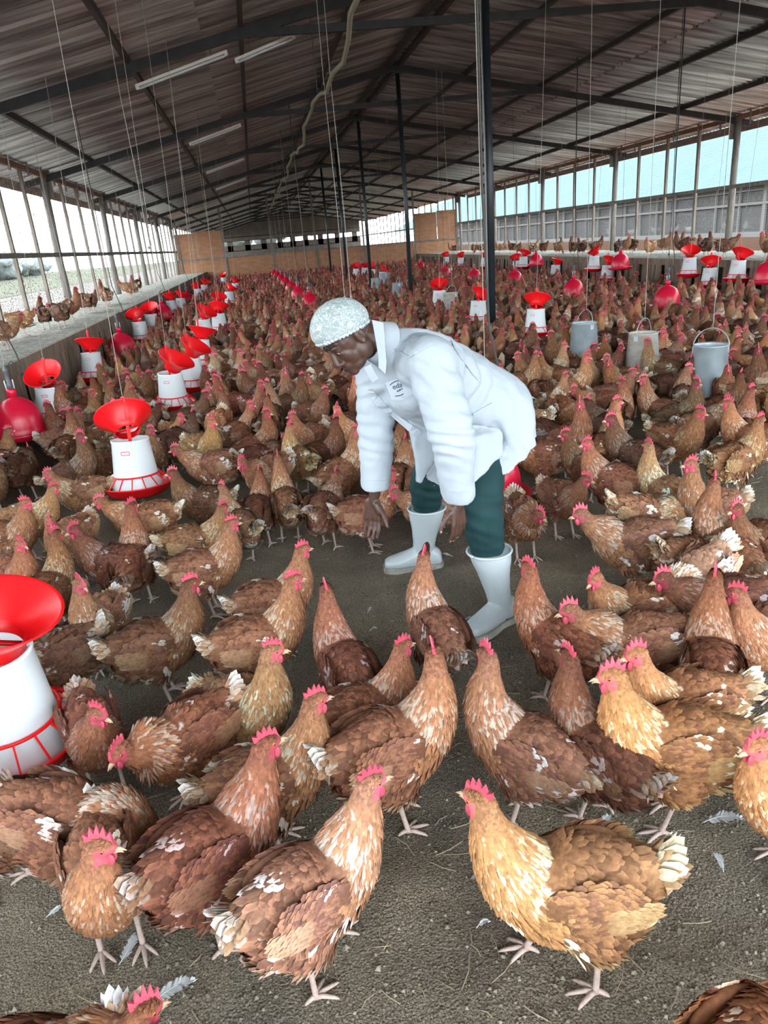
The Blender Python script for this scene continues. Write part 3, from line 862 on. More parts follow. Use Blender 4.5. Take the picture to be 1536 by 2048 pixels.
POSES = {  # head x, z ; head yaw (deg, + is its own left) ; head pitch ; body pitch ; tail angle ; leg stride ; neck yaw
    'up':     dict(h=(0.150, 0.385), yaw=5, pit=-5, bp=4, tail=42, st=0.012),
    'upleft': dict(h=(0.145, 0.385), yaw=65, pit=-5, bp=5, tail=45, st=0.015),
    'upright': dict(h=(0.145, 0.385), yaw=-65, pit=-5, bp=5, tail=45, st=-0.015),
    'alert':  dict(h=(0.128, 0.425), yaw=-10, pit=0, bp=10, tail=30, st=0.01),
    'alertl': dict(h=(0.128, 0.420), yaw=45, pit=-8, bp=10, tail=30, st=0.01),
    'tall':   dict(h=(0.105, 0.435), yaw=-35, pit=-5, bp=18, tail=15, st=0.0),
    'walk':   dict(h=(0.175, 0.375), yaw=-12, pit=-3, bp=0, tail=38, st=0.06),
    'walkr':  dict(h=(0.165, 0.385), yaw=-40, pit=-3, bp=2, tail=48, st=-0.06),
    'fwd':    dict(h=(0.215, 0.325), yaw=8, pit=-12, bp=-3, tail=30, st=0.03),
    'low':    dict(h=(0.190, 0.275), yaw=25, pit=-18, bp=-2, tail=55, st=0.0),
    'peck':   dict(h=(0.255, 0.085), yaw=5, pit=-70, bp=-14, tail=50, st=0.02),
    'look':   dict(h=(0.165, 0.350), yaw=35, pit=-15, bp=0, tail=35, st=0.02),
}
LIFT = 0.022
def spine_of(pose, nring):
    bp = math.radians(pose['bp'])
    cb, sb = math.cos(bp), math.sin(bp)
    def B(x, z):
        z0 = 0.215; x = x * 0.84
        return (x * cb - (z - z0) * sb, 0.0, z0 + LIFT + x * sb + (z - z0) * cb)
    body = [(-0.205, 0.268, 0.008, 0.010), (-0.190, 0.264, 0.026, 0.032), (-0.155, 0.248, 0.056, 0.064), (-0.105, 0.229, 0.080, 0.088), (-0.045, 0.216, 0.093, 0.102), (0.020, 0.212, 0.096, 0.105), (0.070, 0.222, 0.087, 0.094)]
    P = [B(x, z) for x, z, _, _ in body]
    W = [w * 0.90 for _, _, w, _ in body]; H = [h for _, _, _, h in body]
    side = [(0, 1, 0)] * len(P)
    yaw, pit = math.radians(pose['yaw']), math.radians(pose['pit'])
    d = np.array((math.cos(yaw) * math.cos(pit), math.sin(yaw) * math.cos(pit), math.sin(pit)))
    S = np.array(B(0.108, 0.245))
    T = np.array((pose['h'][0] * 0.93, 0.02 * math.sin(yaw), pose['h'][1] + (LIFT + 0.018 if pose['h'][1] > 0.2 else 0)))
    c1 = S + np.array((0.035, 0, 0.05)) * (np.linalg.norm(T - S) / 0.14)
    up = np.array((-math.cos(yaw) * math.sin(pit), -math.sin(yaw) * math.sin(pit), math.cos(pit)))
    c2 = T - up * 0.05 - d * 0.004 if pose['pit'] > -40 else T - d * 0.06
    for t, w, h in ((0.0, 0.073, 0.080), (0.25, 0.059, 0.066), (0.5, 0.045, 0.050), (0.72, 0.034, 0.037), (0.9, 0.0275, 0.029)):
        q = (1 - t) ** 3 * S + 3 * (1 - t) ** 2 * t * c1 + 3 * (1 - t) * t * t * c2 + t ** 3 * T
        P.append(tuple(q)); W.append(w); H.append(h)
        side.append((-math.sin(yaw * t), math.cos(yaw * t), 0))
    hs = (-math.sin(yaw), math.cos(yaw), 0)
    for a, b_, w, h in ((0.004, 0.006, 0.0245, 0.0245), (0.020, 0.010, 0.0215, 0.0215), (0.034, 0.007, 0.0155, 0.0165), (0.045, 0.002, 0.0075, 0.009)):
        P.append(tuple(T + d * a + up * b_)); W.append(w); H.append(h); side.append(hs)
    A = np.hstack([np.array(P), np.array(side, float), np.array(W)[:, None], np.array(H)[:, None]])
    Q, idx = catmull(A, nring)
    pts, sd, w, h = Q[:, :3], Q[:, 3:6], Q[:, 6], Q[:, 7]
    tan = np.gradient(pts, axis=0)
    tan /= np.linalg.norm(tan, axis=1)[:, None]
    sd = sd - tan * (sd * tan).sum(1)[:, None]
    sd /= np.linalg.norm(sd, axis=1)[:, None]
    nor = np.cross(tan, sd)
    return dict(p=pts, t=tan, s=sd, n=nor, w=np.maximum(w, 0.002), h=np.maximum(h, 0.002), k=idx, T=T, d=d, up=up, hs=np.array(hs))
def spine_rings(S, seg):
    rs = []
    for i in range(len(S['p'])):
        ring = []
        for j in range(seg):
            a = 2 * PI * j / seg
            ring.append(S['p'][i] + S['s'][i] * S['w'][i] * math.cos(a) + S['n'][i] * S['h'][i] * math.sin(a))
        rs.append(ring)
    return rs

def region_colour(k, up_, side_, r, nz):
    """plumage colour by place on the bird: k along the spine, up_ = how far the surface faces up"""
    if k > 10.5: c = CHEST * (0.95 + 0.3 * r)
    elif k > 6.9:
        pale = np.clip((9.9 - k) / 2.0, 0, 1) * (0.25 + 0.75 * max(up_, 0.0))
        c = (GOLD * 0.75 + CHEST * 0.25) if r > 0.75 * pale else CREAM
        c = c * (0.8 + 0.35 * ((r * 7.3) % 1))
    elif k > 5.2:
        c = GOLD * (0.72 + 0.25 * r) if up_ < 0.3 else CHEST * (0.8 + 0.5 * r)
    else:
        if up_ < -0.35 or (k < 2.2 and up_ < 0.1):
            f = np.clip((4.6 - k) / 3.0, 0, 1)
            c = BUFF * (1 - f) + CREAM * f * 0.95
            c = c * (0.85 + 0.25 * r)
        else:
            f = np.clip((2.6 - k) / 2.6, 0, 1)
            c = (CHEST * (0.55 + 0.45 * r) + DARK * (0.45 - 0.45 * r)) * (1 - f) + (BUFF * 0.8) * f
            c = c * (0.85 + 0.4 * r)
    if nz + 0.5 * (r - 0.5) > 0.54 and 1.0 < k < 7: c = (WHITE * 0.5 + CREAM * 0.5) * (0.8 + 0.3 * r)
    return c

class Feathers:
    def __init__(s): s.v, s.f, s.c = [], [], []
    def add(s, p, f, n, L, W, lift, base, tip, rib=0.12):
        b = np.cross(n, f)
        i = len(s.v)
        q = [p - n * 0.002, p + f * L * .42 - b * W * .5 + n * (L * .42 * lift - W * rib), p + f * L * .42 + n * (L * .42 * lift), p + f * L * .42 + b * W * .5 + n * (L * .42 * lift - W * rib),
             p + f * L * .82 - b * W * .40 + n * (L * .82 * lift - W * rib), p + f * L * .85 + n * (L * .85 * lift), p + f * L * .82 + b * W * .40 + n * (L * .82 * lift - W * rib), p + f * L + n * (L * lift * .95)]
        s.v.extend([tuple(x) for x in q])
        s.f.extend([(i, i + 1, i + 2), (i, i + 2, i + 3), (i + 1, i + 4, i + 5, i + 2), (i + 2, i + 5, i + 6, i + 3), (i + 4, i + 7, i + 5), (i + 5, i + 7, i + 6)])
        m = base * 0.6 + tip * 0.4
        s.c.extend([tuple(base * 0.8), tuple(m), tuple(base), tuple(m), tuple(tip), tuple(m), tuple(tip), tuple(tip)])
    def mesh(s, name):
        me = bpy.data.meshes.new(name)
        me.from_pydata(s.v, [], s.f)
        a = me.color_attributes.new('Col', 'FLOAT_COLOR', 'POINT')
        a.data.foreach_set('color', np.hstack([np.clip(np.array(s.c), 0, 1), np.ones((len(s.c), 1))]).astype('f').ravel())
        me.materials.append(M_plume)
        me.polygons.foreach_set('use_smooth', [True] * len(s.f))
        me.update()
        return me

def set_cols(me, cols):
    a = me.color_attributes.new('Col', 'FLOAT_COLOR', 'POINT')
    a.data.foreach_set('color', np.hstack([np.clip(np.array(cols), 0, 1), np.ones((len(cols), 1))]).astype('f').ravel())

def hen_parts(name, seed):
    """all meshes of one pose, hen facing +x, feet on z = 0"""
    pose = POSES[name]
    R = np.random.RandomState(seed)
    rr = random.Random(seed)
    S = spine_of(pose, 60)
    mb = MB().rings(spine_rings(S, 22))
    st = pose['st']
    for sgn in (-1, 1):
        dx = sgn * st * 0.5
        mb.ell((-0.012 + dx, sgn * 0.048, 0.148 + LIFT), (0.062, 0.042, 0.060), seg=14, nr=8)
        mb.cap((-0.012 + dx, sgn * 0.047, 0.125 + LIFT), (-0.004 + dx * 1.3, sgn * 0.046, 0.090 + LIFT), 0.030, 0.014, 10)
    mb.ell((-0.078, 0, 0.163 + LIFT), (0.080, 0.072, 0.064), seg=16, nr=8)
    body = remesh(mb, 'body', 0.0075, 5)
    nv = len(body.vertices)
    co = np.zeros(nv * 3); body.vertices.foreach_get('co', co); co = co.reshape(-1, 3)
    no = np.zeros(nv * 3); body.vertices.foreach_get('normal', no); no = no.reshape(-1, 3)
    def knear(P):
        d = ((P[:, None, :] - S['p'][None]) ** 2).sum(2) / (0.02 + S['w'][None]) ** 0.6
        return d.argmin(1)
    near = knear(co)
    off = seed * 3.7
    face = co - S['T']
    fd = face @ S['d']; fu = face @ S['up']
    skin = (S['k'][near] > 10.9) & (fd > 0.004) & (fu < 0.016) & (np.linalg.norm(face, axis=1) < 0.07)
    cols = []
    for i in range(nv):
        nz = noise.noise(Vector(co[i] * 16 + off))
        c = region_colour(S['k'][near[i]], no[i][2], no[i][1], R.rand(), nz)
        if skin[i]: c = np.array((0.55, 0.10, 0.13))
        cols.append(c * (0.9 if not skin[i] else 1))
    set_cols(body, cols)
    body.materials.append(M_plume)
    # feathers scattered over the body surface
    body.calc_loop_triangles()
    tri = np.array([t.vertices[:] for t in body.loop_triangles])
    ar = np.linalg.norm(np.cross(co[tri[:, 1]] - co[tri[:, 0]], co[tri[:, 2]] - co[tri[:, 0]]), axis=1)
    kk = S['k'][near][tri[:, 0]]
    wt = ar * np.where(kk > 6.8, 2.6, np.where(kk > 5.2, 1.35, 1.0)) * np.where(kk > 10.6, 2.0, 1.0)
    pick = R.choice(len(tri), 3000, p=wt / wt.sum())
    F = Feathers()
    for ti in pick:
        a, b = R.rand(2)
        if a + b > 1: a, b = 1 - a, 1 - b
        t = tri[ti]
        p = co[t[0]] * (1 - a - b) + co[t[1]] * a + co[t[2]] * b
        n = no[t[0]]
        if skin[t[0]] or p[2] < 0.105 + LIFT: continue
        i = near[t[0]]
        k = S['k'][i]
        f = -S['t'][i] + np.array((0, 0, -0.25 if k < 6 else 0.0)) + R.randn(3) * 0.12
        f = f - n * (f @ n)
        L_ = np.linalg.norm(f)
        if L_ < 1e-3: continue
        f /= L_
        r = R.rand()
        nz = noise.noise(Vector(p * 16 + off))
        c = region_colour(k, n[2], n[1], r, nz)
        if k > 10.5: L, W, lift = 0.013, 0.007, 0.10
        elif k > 6.6: L, W, lift = 0.030 + 0.012 * R.rand(), 0.0085, 0.10
        elif n[2] < -0.3: L, W, lift = 0.034, 0.018, 0.30
        elif k < 2.5: L, W, lift = 0.050, 0.024, 0.16
        elif k > 5.0: L, W, lift = 0.024, 0.015, 0.14
        else: L, W, lift = 0.031, 0.020, 0.15
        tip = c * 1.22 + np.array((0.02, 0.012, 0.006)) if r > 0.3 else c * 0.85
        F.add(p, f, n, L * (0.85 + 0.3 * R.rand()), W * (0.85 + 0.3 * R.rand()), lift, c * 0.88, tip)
    plum = F.mesh('plumage')
    # wings
    bp = math.radians(pose['bp'])
    wings = []
    for sgn in (-1, 1):
        G = Feathers()
        Mw = np.array(Matrix.Rotation(-bp + math.radians(11), 3, 'Y') @ Matrix.Rotation(sgn * math.radians(-4), 3, 'Z'))
        cw = np.array((-0.018, sgn * 0.071, 0.232 + LIFT - 0.03 * math.sin(bp)))
        rw = np.array((0.100, 0.020, 0.056))
        shell = MB().ell(cw, rw, Matrix(Mw.tolist()), 22, 11)
        rows = [(u, v) for v in np.linspace(0.94, -0.95, 14) for u in np.linspace(0.95, -0.85, 21)]
        for u, v in rows:
            u += R.randn() * 0.02; v += R.randn() * 0.03
            if u * u + v * v > 0.98: continue
            y = sgn * math.sqrt(max(0, 1 - u * u - v * v))
            loc = np.array((u, y, v)) * rw
            n = np.array((u / rw[0], y / rw[1], v / rw[2])); n = n / np.linalg.norm(n)
            n = n * 0.35 + np.array((0, sgn, 0.15)) * 0.65; n /= np.linalg.norm(n)
            loc = Mw @ loc; n = Mw @ n
            f = Mw @ np.array((-1.0, -sgn * 0.30, 0.10 + 0.10 * v)) + R.randn(3) * 0.05
            f = f - n * (f @ n); f /= np.linalg.norm(f)
            prim = u < -0.1 and v < 0.15
            L, W = (0.052, 0.016) if prim else (0.034, 0.020)
            r = R.rand()
            c = CHEST * (0.55 + 0.5 * r) if r > 0.35 else DARK * 1.3 * (0.8 + r)
            nz = noise.noise(Vector((cw + loc) * 14 + off + 5))
            tip = c * 1.35 + np.array((0.03, 0.02, 0.012))
            if prim: c = c * 0.6 + BUFF * 0.45; tip = BUFF * 1.05
            if nz + 0.5 * (r - 0.5) > 0.52: c = CREAM; tip = WHITE * 0.95
            G.add(cw + loc, f, n, L * (0.9 + .2 * R.rand()), W, 0.05, c, tip, 0.08)
        for i_ in range(6):
            v = -0.25 - 0.1 * i_
            loc = Mw @ np.array((-0.06 - 0.004 * i_, sgn * (0.017 - 0.002 * i_), v * 0.062))
            G.add(cw + loc, Mw @ np.array((-0.95, -sgn * 0.30, 0.20 - 0.03 * i_)), np.array((0, sgn * .95, .2)), 0.070 - 0.005 * i_, 0.015, 0.0, BUFF * 0.9, CREAM if i_ % 2 else BUFF, 0.05)
        nb0 = len(G.v)
        G.v.extend(shell.v); G.f.extend([tuple(i + nb0 for i in f) for f in shell.f]); G.c.extend([tuple(CHEST * 0.6)] * len(shell.v))
        wings.append(G.mesh('wing'))
    # tail fan
    T = Feathers()
    ta = math.radians(pose['tail'] + rr.uniform(-6, 6))
    root = S['p'][3]
    for lay in range(2):
        for i in range(7):
            q = (i - 3) / 3.0
            dirv = np.array((-math.cos(ta), q * 0.36, math.sin(ta) - abs(q) * (0.30 + 0.35 * lay)))
            dirv /= np.linalg.norm(dirv)
            n = np.array((0.35 * math.sin(ta), (1 if q >= 0 else -1) * (0.35 + abs(q)), 0.45)); n = n - dirv * (n @ dirv); n /= np.linalg.norm(n)
            L = (0.088 - 0.018 * abs(q)) * (1.0 if lay == 0 else 0.72)
            w = WHITE if rr.random() < 0.65 else CREAM
            T.add(root + np.array((0.012, q * 0.014, -0.004 * lay)), dirv, n, L, 0.032, 0.02, BUFF * 0.9 if lay else CREAM * 0.9, w, 0.06)
    for i in range(60):
        q = R.uniform(-1, 1)
        dirv = np.array((-math.cos(ta * 0.8), q * 0.5, math.sin(ta * 0.8) - abs(q) * 0.4)) + R.randn(3) * 0.08
        dirv /= np.linalg.norm(dirv)
        n = np.array((0.3, q, 0.8)); n = n - dirv * (n @ dirv); n /= np.linalg.norm(n)
        c = BUFF * (0.8 + 0.4 * R.rand()) if R.rand() > 0.35 else CREAM
        T.add(root + np.array((R.uniform(-.01, .03), q * 0.026, R.uniform(-.02, .012))), dirv, n, 0.055, 0.017, 0.1, c * .9, c * 1.15)
    tail = T.mesh('tail')
    # legs
    legs = []
    for sgn in (-1, 1):
        dx = sgn * st
        hip = Vector((-0.004 + dx * 0.65, sgn * 0.046, 0.100 + LIFT)); ft = Vector((0.012 + dx, sgn * 0.047, 0.010))
        l = MB()
        kn = hip.lerp(ft, 0.08) + Vector((-0.008, 0, 0))
        l.tube([hip + Vector((0, 0, 0.02)), hip, kn, kn.lerp(ft, 0.5), ft + Vector((0, 0, 0.008)), ft], [0.010, 0.0085, 0.0082, 0.0062, 0.0068, 0.008], 8)
        for ang, L in ((-38, 0.050), (0, 0.060), (36, 0.050), (168, 0.026)):
            a = math.radians(ang)
            dv = Vector((math.cos(a), math.sin(a), 0))
            l.tube([ft + Vector((0, 0, 0.001)), ft + dv * L * .3 + Vector((0, 0, 0.003)), ft + dv * L * .62 + Vector((0, 0, -0.001)), ft + dv * L * .86 + Vector((0, 0, -0.005)), ft + dv * L + Vector((0, 0, -0.009))], [0.0068, 0.0058, 0.005, 0.0038, 0.0012], 6)
        legs.append(l.mesh('leg', M_leg, True))
    # head furniture
    hd, hu, hs, HT = (Vector(S[k]) for k in ('d', 'up', 'hs', 'T'))
    def H(a, b, c=0.0): return HT + hd * a + hu * b + hs * c
    flop = rr.uniform(-0.006, 0.006)
    prof = [(-0.020, 0.022), (-0.024, 0.040), (-0.012, 0.034), (-0.010, 0.054), (0.000, 0.040), (0.005, 0.060), (0.012, 0.041), (0.019, 0.055), (0.025, 0.036), (0.033, 0.043), (0.038, 0.024), (0.043, 0.014), (0.034, 0.010), (0.010, 0.018)]
    m = len(prof)
    cb = MB()
    vs = []
    for z in (-1, 1):
        for (a, b) in prof:
            th = 0.0048 * max(0.25, 1 - (b - 0.02) / 0.05)
            vs.append(H(a, b, z * th + flop * max(0, (b - 0.02) / 0.03) ** 1.5))
    cb._add(vs, [tuple(range(m - 1, -1, -1)), tuple(range(m, 2 * m))] + [(i, (i + 1) % m, m + (i + 1) % m, m + i) for i in range(m)])
    comb = cb.mesh('comb', M_comb)
    Mh = Matrix((hd, hs, hu)).transposed()
    wt_ = MB()
    for sgn in (-1, 1):
        wt_.ell(H(0.030, -0.021, sgn * 0.0065), (0.0095, 0.0035, 0.0150), Mh, 10, 7)
        wt_.ell(H(0.004, -0.010, sgn * 0.0215), (0.0065, 0.0030, 0.0100), Mh, 8, 6)
    wat = wt_.mesh('wattles', M_comb, True)
    bk = MB()
    for zz, ln in ((0.003, 0.026), (-0.002, 0.019)):
        bk.rings([[H(0.038, zz + 0.0065 * math.sin(q), 0.0065 * math.cos(q)) for q in [2 * PI * i / 8 for i in range(8)]],
                  [H(0.038 + ln * .55, zz + 0.001 + 0.0042 * math.sin(q), 0.004 * math.cos(q)) for q in [2 * PI * i / 8 for i in range(8)]],
                  [H(0.038 + ln, zz - 0.004 + 0.0008 * math.sin(q), 0.0008 * math.cos(q)) for q in [2 * PI * i / 8 for i in range(8)]]])
    beak = bk.mesh('beak', M_beak, True)
    eyes = []
    for sgn in (-1, 1):
        e = MB().ell(H(0.020, 0.012, sgn * 0.0190), (0.0048, 0.003, 0.0048), Mh, 10, 6)
        em = e.mesh('eye', M_eye, True)
        pu = MB().ell(H(0.0205, 0.012, sgn * 0.0208), (0.0026, 0.0018, 0.0026), Mh, 8, 5).mesh('pupil', M_pupil, True)
        eyes.append((em, pu))
    return dict(body=body, plumage=plum, wings=wings, tail=tail, legs=legs, comb=comb, wattles=wat, beak=beak, eyes=eyes, S=S)
HEN = {k: hen_parts(k, i + 3) for i, k in enumerate(POSES)}

TINT = {'brown': (1.0, 1.0, 1.0), 'dark': (0.52, 0.48, 0.50), 'orange': (1.42, 1.42, 1.22), 'pale': (1.7, 2.1, 2.4), 'red': (0.82, 0.72, 0.70), 'tan': (1.35, 1.5, 1.55)}
def place_hen(x, y, z, deg, pose, tint, label, group, full=True, scale=1.0):
    H = HEN[pose]
    o = empty('hen', (x, y, z), math.radians(deg), label=label, cat='hen', group=group)
    o.scale = (scale,) * 3
    col = (*tint, 1.0)
    def ch(n, me, par=o, tinted=False):
        c = link(n, me, par)
        if tinted: c.color = col
        return c
    ch('body', H['body'], tinted=True)
    ch('plumage', H['plumage'], tinted=True)
    for w in H['wings']: ch('wing', w, tinted=True)
    t = ch('tail', H['tail'])
    t.color = tuple(0.5 + 0.5 * c for c in col[:3]) + (1.0,)
    for l in H['legs']: ch('leg', l)
    ch('comb', H['comb']); ch('wattles', H['wattles']); ch('beak', H['beak'])
    if full:
        for em, pu in H['eyes']:
            e = ch('eye', em)
            ch('pupil', pu, e)
    return o

# hens told apart one by one in the photograph: torso pixel, facing (0 = to the right, 90 = away), pose, colour, label
CAT = [
 (1135, 1800, 168, 'walkr', 'orange', 1.12, 'orange hen with pale neck streaks striding left across the front litter, face hidden'),
 (625, 1800, 28, 'walk', 'tan', 1.06, 'cream-rumped hen walking away at the very front, white tail low'),
 (205, 1755, 285, 'upleft', 'brown', 1.02, 'hen facing the camera in front of the pecking hen, head turned sideways'),
 (140, 1650, 345, 'peck', 'brown', 1.05, 'hen with white tail pecking the litter behind the one turning its head'),
 (430, 1720, 35, 'walk', 'red', 1.08, 'dark red hen with upright white tail and pale streaked neck'),
 (540, 1570, 14, 'up', 'brown', 1.05, 'hen facing right behind the hen with upright white tail'),
 (790, 1515, 16, 'upleft', 'brown', 1.15, 'big hen with raised streaked neck in the middle of the foreground litter'),
 (735, 1420, 18, 'up', 'brown', 0.95, 'hen half hidden behind the big raised-neck hen in the middle'),
 (690, 1335, 105, 'alert', 'red', 1.0, 'hen seen from behind with straight neck, standing left of the boot-side hen'),
 (872, 1265, 102, 'tall', 'brown', 1.0, 'hen seen from behind between the two white boots, white tail feather'),
 (495, 1420, 318, 'alertl', 'brown', 1.02, 'upright light brown hen turned to the camera with white-flecked breast'),
 (370, 1485, 215, 'low', 'red', 1.05, 'dark hen crouching low towards the camera with its tail raised'),
 (185, 1460, 292, 'look', 'red', 0.98, 'dark hen with big comb just right of the largest feeder pan'),
 (318, 1295, 16, 'up', 'dark', 1.05, 'dark brown hen with spiky white tail, head high, facing right'),
 (520, 1290, 14, 'up', 'brown', 1.05, 'hen facing right with white-tipped tail, partly behind the light upright hen'),
 (548, 1205, 16, 'up', 'brown', 1.0, 'hen facing right on open litter, farther of two alike overlapping hens'),
 (200, 1245, 262, 'alertl', 'brown', 1.0, 'light brown upright hen with white tail seen beyond the largest feeder'),
 (110, 1315, 205, 'low', 'dark', 1.0, 'dark hen under the rim of the largest feeder lid'),
 (412, 1140, 10, 'up', 'brown', 1.0, 'hen facing right with raised comb at the edge of open litter, tail to left'),
 (392, 1082, 8, 'look', 'brown', 0.98, 'hen standing just beyond the tail-left hen at the edge of open litter'),
 (1045, 1500, 138, 'tall', 'brown', 1.05, 'hen stretching its streaked neck away to the left, white tail toward right'),
 (1200, 1502, 112, 'alert', 'dark', 1.0, 'dark chocolate hen with cream rump between the neck-stretcher and the orange hen'),
 (1345, 1510, 163, 'up', 'orange', 1.12, 'golden orange hen with white wing patch, beak pointing left'),
 (1365, 1420, 178, 'up', 'orange', 1.05, 'tan hen standing directly behind the golden orange hen'),
 (1268, 1290, 168, 'fwd', 'brown', 1.05, 'hen with white-flecked neck facing the near boot, comb low'),
 (1115, 1285, 122, 'alert', 'red', 1.0, 'hen facing away with ruffled cream wing beside the near boot'),
 (1420, 1345, 62, 'alert', 'red', 1.05, 'dark hen seen from behind with bright pale neck streaks and white patches'),
 (1268, 1222, 176, 'look', 'brown', 1.0, 'hen with tall comb looking left beyond the white-flecked neck hen'),
 (1395, 1168, 205, 'peck', 'pale', 1.05, 'cream hen with white tail bending down among the right-hand hens'),
 (1440, 1222, 172, 'fwd', 'dark', 1.05, 'dark hen with big red comb in front of the cream hen'),
 (1530, 1275, 200, 'upright', 'brown', 1.0, 'hen cut by the right picture edge beside the dark big-combed hen'),
 (1597, 1595, 185, 'up', 'orange', 1.0, 'orange hen cut by the right picture edge beside the golden orange hen'),
 (1545, 2125, 20, 'peck', 'orange', 1.05, 'orange hen back cut off at the bottom corner'),
 (90, 2165, 5, 'low', 'red', 1.0, 'dark hen cut off by the bottom edge, only back and comb showing'),
 (268, 2290, 285, 'up', 'pale', 1.0, 'pale hen cut off by the bottom edge, only white tail showing'),
 (-15, 1650, 170, 'fwd', 'dark', 1.0, 'dark hen under the pan of the largest feeder'),
 (1265, 1095, 163, 'fwd', 'brown', 1.08, 'plain brown hen facing left alone at the edge of open litter'),
 (1290, 1030, 345, 'peck', 'tan', 1.0, 'tan hen bending away with white tail raised to the left'),
 (1330, 985, 112, 'alert', 'tan', 0.98, 'pale-necked hen seen from behind next to the bending tan hen'),
 (1225, 965, 128, 'upleft', 'brown', 1.05, 'hen with fluffy white tail and golden neck looking left'),
 (1050, 1035, 268, 'low', 'dark', 0.98, 'dark round hen facing the camera just under the drinker behind the worker'),
 (1128, 990, 285, 'look', 'dark', 0.95, 'slim dark hen standing on two visible legs right of that drinker'),
 (1080, 915, 168, 'up', 'brown', 1.0, 'hen with red comb right against the back of the white coat'),
 (1172, 935, 118, 'upleft', 'dark', 0.98, 'dark hen seen from behind with pale fluff under its tail'),
 (1470, 925, 12, 'up', 'brown', 1.08, 'stout hen with long pale wing feathers facing the right picture edge'),
 (1420, 1020, 190, 'alert', 'brown', 1.05, 'upright golden-brown hen facing left among the right-hand hens'),
 (1448, 1105, 100, 'tall', 'brown', 1.05, 'hen seen from behind with finely streaked neck right of the plain hen'),
 (1515, 1095, 192, 'up', 'dark', 1.0, 'dark hen at the right picture edge beyond the streaked-neck hen'),
 (1385, 1125, 5, 'peck', 'brown', 1.0, 'hen with white tail up bending behind the cream hen'),
 (650, 1015, 62, 'fwd', 'brown', 1.0, 'hen with white fluffy tail seen from behind, left of the worker open hand'),
 (735, 1022, 6, 'up', 'brown', 0.98, 'hen facing right directly behind the worker hanging hand'),
 (572, 1005, 97, 'alert', 'brown', 1.0, 'hen seen from behind with white rump, left of the fluffy-tailed hen'),
 (515, 1015, 75, 'up', 'red', 0.95, 'brown hen facing away second left of the fluffy-tailed hen'),
 (292, 1045, 172, 'fwd', 'brown', 1.05, 'long brown hen facing left below the feeder with lid tipped back'),
 (145, 1085, 255, 'look', 'brown', 1.05, 'round hen facing the camera on two legs below left feeders'),
 (35, 1150, 310, 'up', 'brown', 1.0, 'hen at the left picture edge above the largest feeder lid'),
 (100, 1178, 70, 'alert', 'red', 0.95, 'hen facing away just above the largest feeder lid'),
 (225, 1125, 165, 'upleft', 'dark', 1.0, 'dark hen with bright comb between the round hen and the streaked hen'),
 (265, 1120, 85, 'tall', 'red', 1.0, 'streaked hen seen from behind below the long brown hen'),
 (408, 1005, 170, 'up', 'dark', 1.0, 'dark hen with speckled pale neck facing left right of the tipped-lid feeder'),
 (425, 940, 170, 'fwd', 'brown', 1.05, 'long golden-necked hen facing left toward the tipped-lid feeder'),
 (165, 990, 185, 'look', 'brown', 1.0, 'brown hen with pale face left of the tipped-lid feeder pan'),
 (60, 1040, 5, 'look', 'tan', 1.0, 'buff hen by the left picture edge above the edge hen'),
 (15, 1080, 350, 'up', 'brown', 1.0, 'brown hen half cut by the left picture edge beside the buff hen'),
 (480, 1045, 120, 'up', 'brown', 0.95, 'brown hen facing away at the left corner of the open litter'),
 (860, 1010, 190, 'fwd', 'brown', 0.95, 'hen seen between the worker legs'),
 (800, 960, 60, 'up', 'brown', 1.0, 'pale-tailed hen between the worker hanging arm and the coat'),
]
ALLH = []    # (x, y) of every hen standing on the floor
rh = random.Random(21)
for (px, py, deg, pose, tint, sc, lab) in CAT:
    p = gz(px, py, 0.22)
    t = tuple(c * rh.uniform(0.92, 1.08) for c in TINT[tint])
    place_hen(p.x, p.y, floor_z(p.x, p.y), deg, pose, t, lab, 'hens on the open litter', True, sc * 0.94)
    ALLH.append((p.x, p.y))

# the flock: positions on the floor
BOUND = [(-400, 990), (0, 985), (300, 960), (480, 960), (600, 975), (800, 950), (1000, 900), (1080, 890), (1180, 930), (1300, 960), (1420, 940), (1536, 930), (2000, 900)]
def bound(u):
    for (a, b), (c, d) in zip(BOUND[:-1], BOUND[1:]):
        if a <= u <= c: return b + (d - b) * (u - a) / (c - a)
    return 800
PERSON_XY = [(0.62, 3.1), (0.79, 2.45)]
cand = []
gy = 3.0
sp = 0.285
cells = {}
def free(x, y, d):
    ix, iy = int(math.floor(x / 0.4)), int(math.floor(y / 0.4))
    for a in (-1, 0, 1):
        for b in (-1, 0, 1):
            for (qx, qy) in cells.get((ix + a, iy + b), ()):
                if (qx - x) ** 2 + (qy - y) ** 2 < d * d: return False
    return True
def occupy(x, y): cells.setdefault((int(math.floor(x / 0.4)), int(math.floor(y / 0.4))), []).append((x, y))
for q in ALLH: occupy(*q)
while gy < Y1 - 0.35:
    gx = LX + 0.36
    while gx < RX - 0.35:
        x, y = gx + rh.uniform(-.13, .13), gy + rh.uniform(-.13, .13)
        gx += sp
        u, v, dep = proj((x, y, 0.2))
        if u < -60 or u > 1600: continue
        if v > bound(u): continue
        if any((x - a) ** 2 + (y - b) ** 2 < (r + 0.06) ** 2 for a, b, r in CLEAR): continue
        if any((x - a) ** 2 + (y - b) ** 2 < 0.30 ** 2 for a, b in PERSON_XY): continue
        if any(0 < (b - y) < 0.62 and abs(x - a * y / b) < w for a, b, w in VIEWGAP): continue
        if not free(x, y, 0.205): continue
        occupy(x, y)
        cand.append((dep, x, y, 0.0, u, v))
    gy += sp * 0.93
cand.sort()
N_IND = 182
def hidden_by_worker(u, v):
    return 735 < u < 1000 and 655 < v < 860
